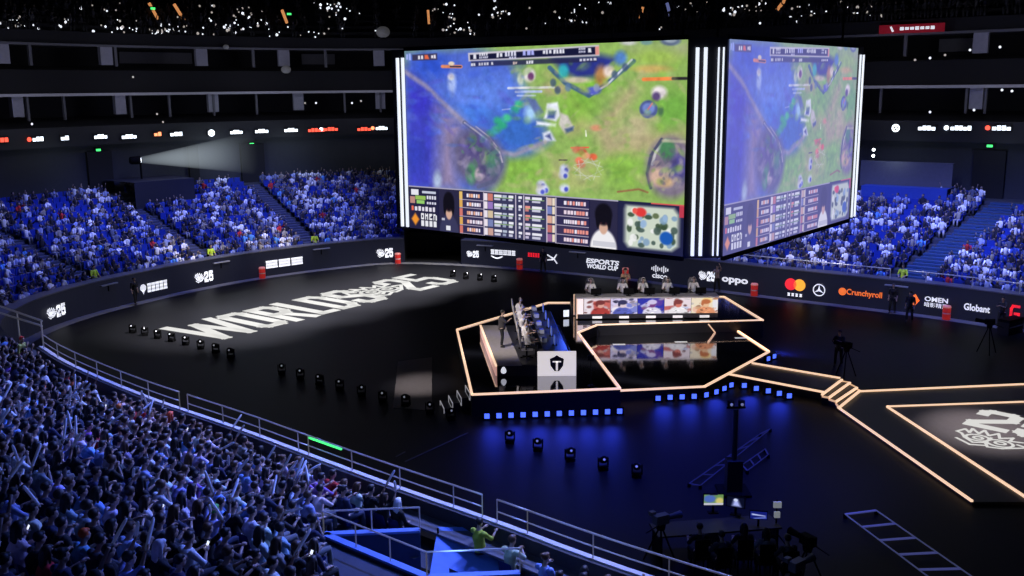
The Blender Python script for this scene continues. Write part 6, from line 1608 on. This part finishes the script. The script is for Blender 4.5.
for k, px in enumerate((590.5, 622.5, 643, 667.5, 693.5)):
    x = ony(px, 290, DY+1.3).x; f = fig('sit', arms='desk', hair=('short', 'bushy', 'short', 'short', 'short')[k], lean=0.08)
    base_ = (x, DY+1.35, ZL+0.62); l = ['leftmost player at long desk', 'second player at long desk', 'middle player at long desk', 'fourth player at long desk', 'rightmost player at long desk'][k]
    o = person(f, base_, PI, 'person in white jacket and grey headset, %s' % l, WHITEJ, (0.02, 0.02, 0.025), (0.03, 0.026, 0.026), 'players at the long desk'); headset(o, f)
    gaming_chair(base_, PI, 'grey gaming chair of the %s' % l.replace(', in front of the standing one', ''), 'chairs at the long desk', WCH)
    desk_monitor((x+0.22, DY+0.35, zd1+0.035), 0, 'black monitor back in front of the %s' % l.replace(', in front of the standing one', ''), BLACK_METAL, 'monitors on the long desk')
x = ony(624.5, 285, DY+2.4).x; f = fig('stand', arms=('chin', 'clap'), hair='bushy', lean=0.06)
o = person(f, (x, DY+2.1, ZL+0.62), PI, 'person in tan top standing behind the second player at long desk', (0.5, 0.32, 0.2), (0.02, 0.02, 0.02), (0.03, 0.02, 0.015))
# players of the left team: a row that runs back, facing right
BCH = mat('pale_gaming_chair', (0.42, 0.40, 0.40), 0.5)
for k in range(5):
    y = yp+1.2+k*1.62; x = 0.62-0.08*k*0.9; f = fig('sit', arms='desk', hair=('short', 'short', 'bushy', 'short', 'short')[k], lean=0.08)
    nm = ['nearest player', 'second nearest player', 'middle player', 'fourth player', 'farthest player'][k]
    o = person(f, (x, y, ZB-0.01), -PI/2, 'person in white jacket, %s of the left team row' % nm, WHITEJ, (0.02, 0.02, 0.025), DKH, 'left team players'); headset(o, f)
    gaming_chair((x, y, ZB-0.01), -PI/2, 'pale gaming chair of the %s of the left team' % nm, 'left team chairs', BCH)
    desk_monitor((1.95-0.045*y+0.045*yp-0.05, y, ZL+1.03), PI/2, 'blue-lit monitor before the %s of the left team' % nm, mat('blue_lit_case', (0.05, 0.08, 0.3), 0.4, emit=(0.05, 0.1, 0.6), strength=0.5, sample='NONE'), 'left team monitors')  # blue light on the monitors is put into casing colour and glow
    t = thing('desk_lamp_box', 'small pale console on desk beside the %s of the left team' % nm, 'console', (1.45-0.045*y+0.045*yp, y+0.55, ZL+1.03), 0.2, 'left team consoles')
    mb = MB(); mb.box((0, 0, 0.1), (0.22, 0.3, 0.18)); mb.build('body', mat('pale_console', (0.4, 0.42, 0.5), 0.4), t); mb = MB(); mb.box((0, 0, 0.2), (0.2, 0.28, 0.015)); mb.build('cover', mat('blue_cover', (0.1, 0.15, 0.6), 0.4), t)
cp = onz(502, 347, ZB); f = fig('stand', arms=('side', 'clap'), hair='short', lean=0.02)
person(f, (cp.x, cp.y, ZB), -PI/2, 'person in dark suit standing on the grey deck of left booth', (0.04, 0.035, 0.04), (0.012, 0.012, 0.014), DKH)
VEST = (0.55, 0.75, 0.04)
for px, l in ((110, 'beside the dark gap in left boards'), (219, 'left above the crest and 25 sign'), (320, 'at the aisle foot above the left boards'), (485, 'on boards right of the black tunnel'), (580, 'on boards under the middle of the cube'), (897, 'at foot of the wide blue aisle')):
    i = rim_index_at(px); p = off(i, 1.0); f = fig('sit', arms='lap', hair='short')
    person(f, (p.x, p.y, Z0+0.12), yaw(NRM[i]), 'person in bright yellow vest seated %s' % l, VEST, (0.02, 0.02, 0.03), DKH, 'security in yellow vests')
    chair((p.x, p.y, Z0+0.12), yaw(NRM[i]), 'black chair under yellow-vested person %s' % l, 'security chairs')
    t = thing('shelf_table', 'small pale shelf before yellow-vested person %s' % l, 'table', off(i, -0.02)+Vector((0, 0, BOARD_H-0.28)), yaw(NRM[i]), 'small shelves on the boards')
    mb = MB(); mb.box((0, 0.08, 0), (1.3, 0.2, 0.06)); mb.build('top', mat('pale_shelf', (0.3, 0.3, 0.32), 0.5), t); mb = MB(); mb.box((0, 0.03, -0.22), (0.06, 0.06, 0.4)); mb.build('bracket', BLACK_METAL, t)
for px, py, arms, l in ((126, 306, 'side', 'standing dark guard against the left boards'), (549, 271, 'side', 'standing dark guard by the boards beside swoosh emblem'), (720.5, 289, ('up', 'chin'), 'filming beside the oppo lettering'), (893, 311, 'side', 'standing dark below the wide blue aisle'), (1006, 330, 'clap', 'standing dark by the right equipment cases'), (838, 366, 'clap', 'operating the dark camera right of stage'), (40, 336, 'side', 'in red cap at the left corner of near rail'), (909, 322, 'side', 'standing dark left of the orange chevron sign')):
    i = rim_index_at(px); p = onz(px, py, 0)
    if (p-off(i, 0)).length < 2.0: p = off(i, -0.6)
    if px == 40: p = off(near_idx(44), 0.95); p.z = BOARD_H-0.6
    f = fig('stand', arms=arms, hair='short', leg=1); top_c = (0.015, 0.015, 0.018) if px != 720.5 else (0.35, 0.25, 0.22)
    person(f, p, yaw(NRM[i]), 'person %s' % l, top_c if px != 40 else (0.35, 0.4, 0.12), (0.01, 0.01, 0.012), DKH if px != 40 else (0.6, 0.05, 0.04))
# special near spectators with hats: a yellow-vested guard by the stairwell
p = onz(505, 516, 3.2); i = near_idx(505); p = off(i, 0.75); f = fig('sit', arms='fwd', hair='short'); person(f, (p.x, p.y, Z0+0.1), yaw(NRM[i]), 'person in yellow vest seated at the near rail gap by stairwell', (0.42, 0.52, 0.05), (0.02, 0.02, 0.03), DKH)

# small lights and pale globes of the suite levels
for (px, py, dd) in ((177,76,1.2),(221,73,1.2),(238,74,1.2),(133,77,1.2),(305,103,1.4),(316,103,1.4),(352,103,1.4),(361,101,1.4),(157,114,0.6),(163,122,0.5),(32,124,0.5),(246,125,0.5),(915,60,1.2),(930,58,1.2),(945,55,1.2),(970,50,1.2),(1000,47,1.2),(1002,90,1.4),(1012,91,1.4),(930,112,0.6),(974,110,0.6)):
    i = rim_hit(px, UD+dd, 12); q = ony(px, py, off(i, UD+dd-0.2).y); o = link('phone', PLW if px % 2 else PLM); o.location = q; o.rotation_euler = (0, 0, yaw(NRM[i])); tag(o, 'tiny glowing phone on the dark suite balconies', 'phone', 'phone lights on the suite balconies')
for (px, py, rpx, l) in ((383, 32, 7, 'large pale globe at upper tier edge left of the video cube'), (286, 69.5, 5, 'pale globe below a column of the upper balcony'), (226, 47, 3, 'small pale globe on the upper balcony edge')):
    i = rim_hit(px, UD+0.4, 16); q = ony(px, py, off(i, UD+0.3).y); r_ = rpx*proj(q)[2]/1000; t = thing('globe_lamp', l, 'lamp', q); mb = MB(); mb.ell((0, 0, 0), (r_, r_, r_*0.8), 16, 10); mb.build('globe', mat('dim_globe', (0.2, 0.2, 0.21), 0.6, emit=(0.4, 0.4, 0.42), strength=0.08, sample='NONE'), t, True); mb = MB(); mb.lathe([(r_*0.3, -r_*0.95), (r_*0.3, -r_*0.7)], n=12); mb.build('base', BLACK_METAL, t)
# ================================================================== starburst lamps and hazy beam
i = rim_hit(877, UD+0.2, 8); z = z_at(i, UD+0.1, 152); p = off(i, UD+0.1)
for k, (dy, l) in enumerate(((-2.5, 'upper bright white lamp on wall right of the cube'), (3.5, 'lower bright white lamp on wall right of the cube'))):
    zz = z_at(i, UD+0.1, 152+dy); t = thing('wall_lamp', l, 'lamp', (p.x, p.y, zz), yaw(NRM[i]))
    mb = MB(); mb.lathe([(0.07, 0), (0.12, 0.1), (0.13, 0.25)], n=14, M=Matrix.Rotation(-PI/2, 3, 'X')); mb.build('housing', BLACK_METAL, t); mb = MB(); mb.lathe([(0.10, 0.25), (0.10, 0.27)], n=14, M=Matrix.Rotation(-PI/2, 3, 'X')); mb.build('lens', mat('hot_lamp', (1, 1, 1), emit=(0.9, 0.95, 1.0), strength=12.0), t)
bi = rim_hit(137, UD-0.4, 8); bp0 = off(bi, UD-1.5); bz = z_at(bi, UD-1.5, 160); b0 = Vector((bp0.x, bp0.y, bz)); bj = rim_hit(238, UD-1.0, 8); bp1 = off(bj, UD-3.2); b1 = Vector((bp1.x, bp1.y, z_at(bj, UD-3.2, 153)))
t = thing('follow_spot', 'bright follow spot lamp at the left wall throwing a hazy beam', 'lamp', b0)
d = (b1-b0).normalized(); Q = d.to_track_quat('Z', 'Y').to_matrix()
mb = MB(); mb.lathe([(0.2, -0.8), (0.3, -0.7), (0.32, 0.0)], n=16, M=Q); mb.build('housing', BLACK_METAL, t, True); mb = MB(); mb.lathe([(0.26, 0.0), (0.26, 0.02)], n=16, M=Q); mb.build('lens', mat('hot_lamp'), t)
mb = MB(); mb.bar((0, 0, -0.3), (0, 0, -(bz-TOPZ)), 0.12, 0.12, (1, 0, 0)); mb.build('post', BLACK_METAL, t)
mb = MB(); mb.lathe([(0.25, 0.1), (1.7, (b1-b0).length)], n=24, M=Q); bo = mb.build('light_haze', None); bo.location = b0; tag(bo, 'pale beam of haze fanning right from the follow spot', 'haze', None, 'stuff')
hm_ = bpy.data.materials.new('haze'); hm_.use_nodes = True; nt = hm_.node_tree; nt.nodes.clear()
om = nt.nodes.new('ShaderNodeOutputMaterial'); em = nt.nodes.new('ShaderNodeEmission'); tc = nt.nodes.new('ShaderNodeTexCoord'); sx = nt.nodes.new('ShaderNodeVectorMath'); sx.operation = 'LENGTH'; mr = nt.nodes.new('ShaderNodeMapRange')
nt.links.new(tc.outputs['Object'], sx.inputs[0]); nt.links.new(sx.outputs['Value'], mr.inputs['Value']); mr.inputs['From Min'].default_value = 0; mr.inputs['From Max'].default_value = (b1-b0).length; mr.inputs['To Min'].default_value = 0.30; mr.inputs['To Max'].default_value = 0.008; mr.interpolation_type = 'SMOOTHSTEP'
em.inputs['Color'].default_value = (0.62, 0.72, 0.80, 1); nt.links.new(mr.outputs['Result'], em.inputs['Strength']); nt.links.new(em.outputs[0], om.inputs['Volume']); bo.data.materials.append(hm_); hm_.cycles.emission_sampling = 'NONE'

# ================================================================== lights
def spot(name, loc_, tgt, energy, col, size=60, blend=0.6, rad=0.5):
    l = bpy.data.lights.new(name, 'SPOT'); l.energy = energy; l.color = col; l.spot_size = math.radians(size); l.spot_blend = blend; l.shadow_soft_size = rad
    o = bpy.data.objects.new(name, l); C.objects.link(o); o.location = loc_; d_ = Vector(tgt)-Vector(loc_); o.rotation_euler = d_.to_track_quat('-Z', 'Y').to_euler(); return o
def point(name, loc_, energy, col, rad=0.3):
    l = bpy.data.lights.new(name, 'POINT'); l.energy = energy; l.color = col; l.shadow_soft_size = rad; o = bpy.data.objects.new(name, l); C.objects.link(o); o.location = loc_; return o
BW = (0.50, 0.56, 1.0); DB = (0.10, 0.20, 1.0)
FARE = 13500
for k, (px, e) in enumerate(((20, .6), (120, .8), (220, 1.1), (330, 1.2), (470, .7), (600, .8), (740, .9), (850, 1.0), (950, .9), (1020, .8))):
    i = rim_index_at(px); tg = off(i, 6.0)+Vector((0, 0, 4)); src = off(i, -8)+Vector((0, 0, 23)); spot('house_spot', src, tg, FARE*e, BW, 42, 0.9, 0.6)
    src2 = off(i, -4)+Vector((0, 0, 26)); spot('house_blue', src2, tg, FARE*e*1.2, (0.05, 0.10, 1.0), 50, 0.9, 0.6)
for px, e in ((210, 1.0), (285, 1.1), (800, .5)):
    i = rim_index_at(px); spot('front_row_warm', off(i, -9)+Vector((0, 0, 12)), off(i, 0.8)+Vector((0, 0, 2.2)), 6500*e, (1.0, 0.92, 0.78), 28, 1.0, 0.3)
for px, e in ((60, 1.0), (160, 1.1), (260, 1.0), (380, 0.9), (520, .8), (680, .7)):
    i = near_idx(px); tg = off(i, 4.0)+Vector((0, 0, 2.8)); spot('near_blue', off(i, -9)+Vector((0, 0, 18)), tg, 14500*e, (0.11, 0.20, 1.0), 56, 1.0, 0.3)
    spot('near_white', off(i, -13)+Vector((0, 0, 17)), off(i, 3.0)+Vector((0, 0, 2.5)), 5200*e, (0.52, 0.54, 1.0), 40, 1.0, 0.4)
    spot('near_rail_white', off(i, -6)+Vector((0, 0, 12)), off(i, 0.2)+Vector((0, 0, 2.2)), 1300*e, (0.9, 0.92, 1.0), 36, 1.0, 0.3)
# stage
spot('key_long_desk', (5.0, 44, 5.6), (6.6, 53, 2.3), 900, (1.0, 0.92, 0.90), 60, 0.8, 0.3); spot('key_long_desk', (9.5, 43.5, 5.2), (8.0, 53, 2.3), 900, (1.0, 0.92, 0.90), 60, 0.8, 0.3)
spot('key_left_team', (-7, 37, 9), (0.6, 46, 1.8), 7000, (1.0, 0.92, 0.88), 30, 0.7, 0.4)
point('blue_left_desk', (2.6, 46, 3.2), 140, (0.05, 0.12, 1.0), 0.3)
spot('blue_left_desk_top', (5, 44, 6), (2.0, 46, 1.9), 700, (0.05, 0.12, 1.0), 36, 0.8, 0.3)
# blue glow of the flood lamps on the floor
for k in range(6):
    p = onz(492+k*24, 424, 0); spot('flood_glow', p+Vector((0, 0.1, 0.6)), p+Vector((0, -6, 0.35)), 75, (0.03, 0.06, 1.0), 150, 1.0, 0.4)
for (x, y) in ((664, 406), (690, 404), (716, 399), (750, 396), (780, 402)):
    p = onz(x, y, 0); spot('flood_glow', p+Vector((0, 0.1, 0.35)), p+Vector((1.0, -6, 0.35)), 60, (0.03, 0.06, 1.0), 150, 1.0, 0.4)
p = onz(772, 355, 0); spot('flood_glow', p+Vector((0, 0, 0.4)), p+Vector((6, 3, 0)), 700, (0.03, 0.07, 1.0), 120, 0.8, 0.15)
spot('blue_floor_wash', (7, 30, 15), (5.5, 33, 0), 13000, (0.02, 0.05, 1.0), 66, 1.0, 0.5); spot('blue_floor_wash', (24, 46, 14), (16, 49, 0), 3500, (0.02, 0.05, 1.0), 50, 1.0, 0.5)  # overhead spots added to spread the blue floor glow wider
# white wash around the projected lettering and side platform, pale wash on the far boards' foot
LM = (LA+LB)/2+LV*2.4
for f_ in (0.12, 0.4, 0.68, 0.95):
    c = LA.lerp(LB, f_)+LV*2.6; spot('lettering_wash', c+Vector((6, -6, 16)), c, 60000, (1, 0.98, 0.95), 44, 1.0, 0.3)
c = onz(985, 432, 0); spot('platform_wash', c+Vector((2, 6, 12)), c, 5200, (1.0, 0.88, 0.90), 24, 1.0, 0.3)
c = onz(420, 385, 0); spot('light_patch_wash', c+Vector((-2, -3, 9)), c, 3400, (1.0, 0.9, 0.9), 24, 1.0, 0.3)  # spot added to brighten the sheet that stands for the light patch
for px in (60, 150, 240, 340, 470, 600, 760, 900, 1000):
    i = rim_index_at(px); spot('edge_wash', off(i, -5)+Vector((0, 0, 7)), off(i, -0.4), 420, (1.0, 0.97, 0.93), 50, 1.0, 0.3)
# dim house light on the upper concourses and haze-lit back wall
for px, e in ((20, 1), (140, 1), (260, 1), (370, .8), (880, .9), (1000, 1)):
    i = rim_hit(px, UD, 10); point('suite_glow', off(i, UD-3.5)+Vector((0, 0, 11.8)), 70*e, (0.75, 0.75, 1.0), 0.5); point('upper_glow', off(i, UD-4)+Vector((0, 0, 15.5)), 100*e, (0.75, 0.75, 0.95), 0.5)
for px, e in ((220, 1.3), (290, .9), (60, .4), (900, .4), (1000, .4)):
    i = rim_hit(px, UD, 8); point('wall_haze_glow', off(i, UD-2.2)+Vector((0, 0, 8.2)), 90*e, (0.7, 0.85, 0.95), 0.6)
# world and camera
point('stairwell_blue', WC+Vector((0, 0, 3.2)), 60, (0.12, 0.28, 1.0), 0.3); point('stairwell_blue', onz(455, 540, 3.6), 40, (0.2, 0.4, 1.0), 0.3)  # point lamps added inside the stairwell to brighten its floor
w = bpy.data.worlds.new('night'); SC.world = w; w.use_nodes = True; w.node_tree.nodes['Background'].inputs['Color'].default_value = (0.25, 0.32, 0.8, 1); w.node_tree.nodes['Background'].inputs['Strength'].default_value = 0.006
cam = bpy.data.cameras.new('camera'); cam.sensor_width = 36.0; cam.lens = 36.0*FP/1024.0; cam.clip_end = 500; cam.clip_start = 0.5
co = bpy.data.objects.new('camera', cam); C.objects.link(co); co.matrix_world = Matrix.Translation((0, 0, H)) @ RC.to_4x4(); SC.camera = co
SC.view_settings.view_transform = 'Standard'; SC.view_settings.look = 'None'; SC.view_settings.exposure = 0.0; SC.view_settings.gamma = 1.0
SC.cycles.use_denoising = True; SC.cycles.sample_clamp_indirect = 4.0; SC.cycles.max_bounces = 5; SC.cycles.diffuse_bounces = 2; SC.cycles.glossy_bounces = 3; SC.cycles.use_light_tree = True
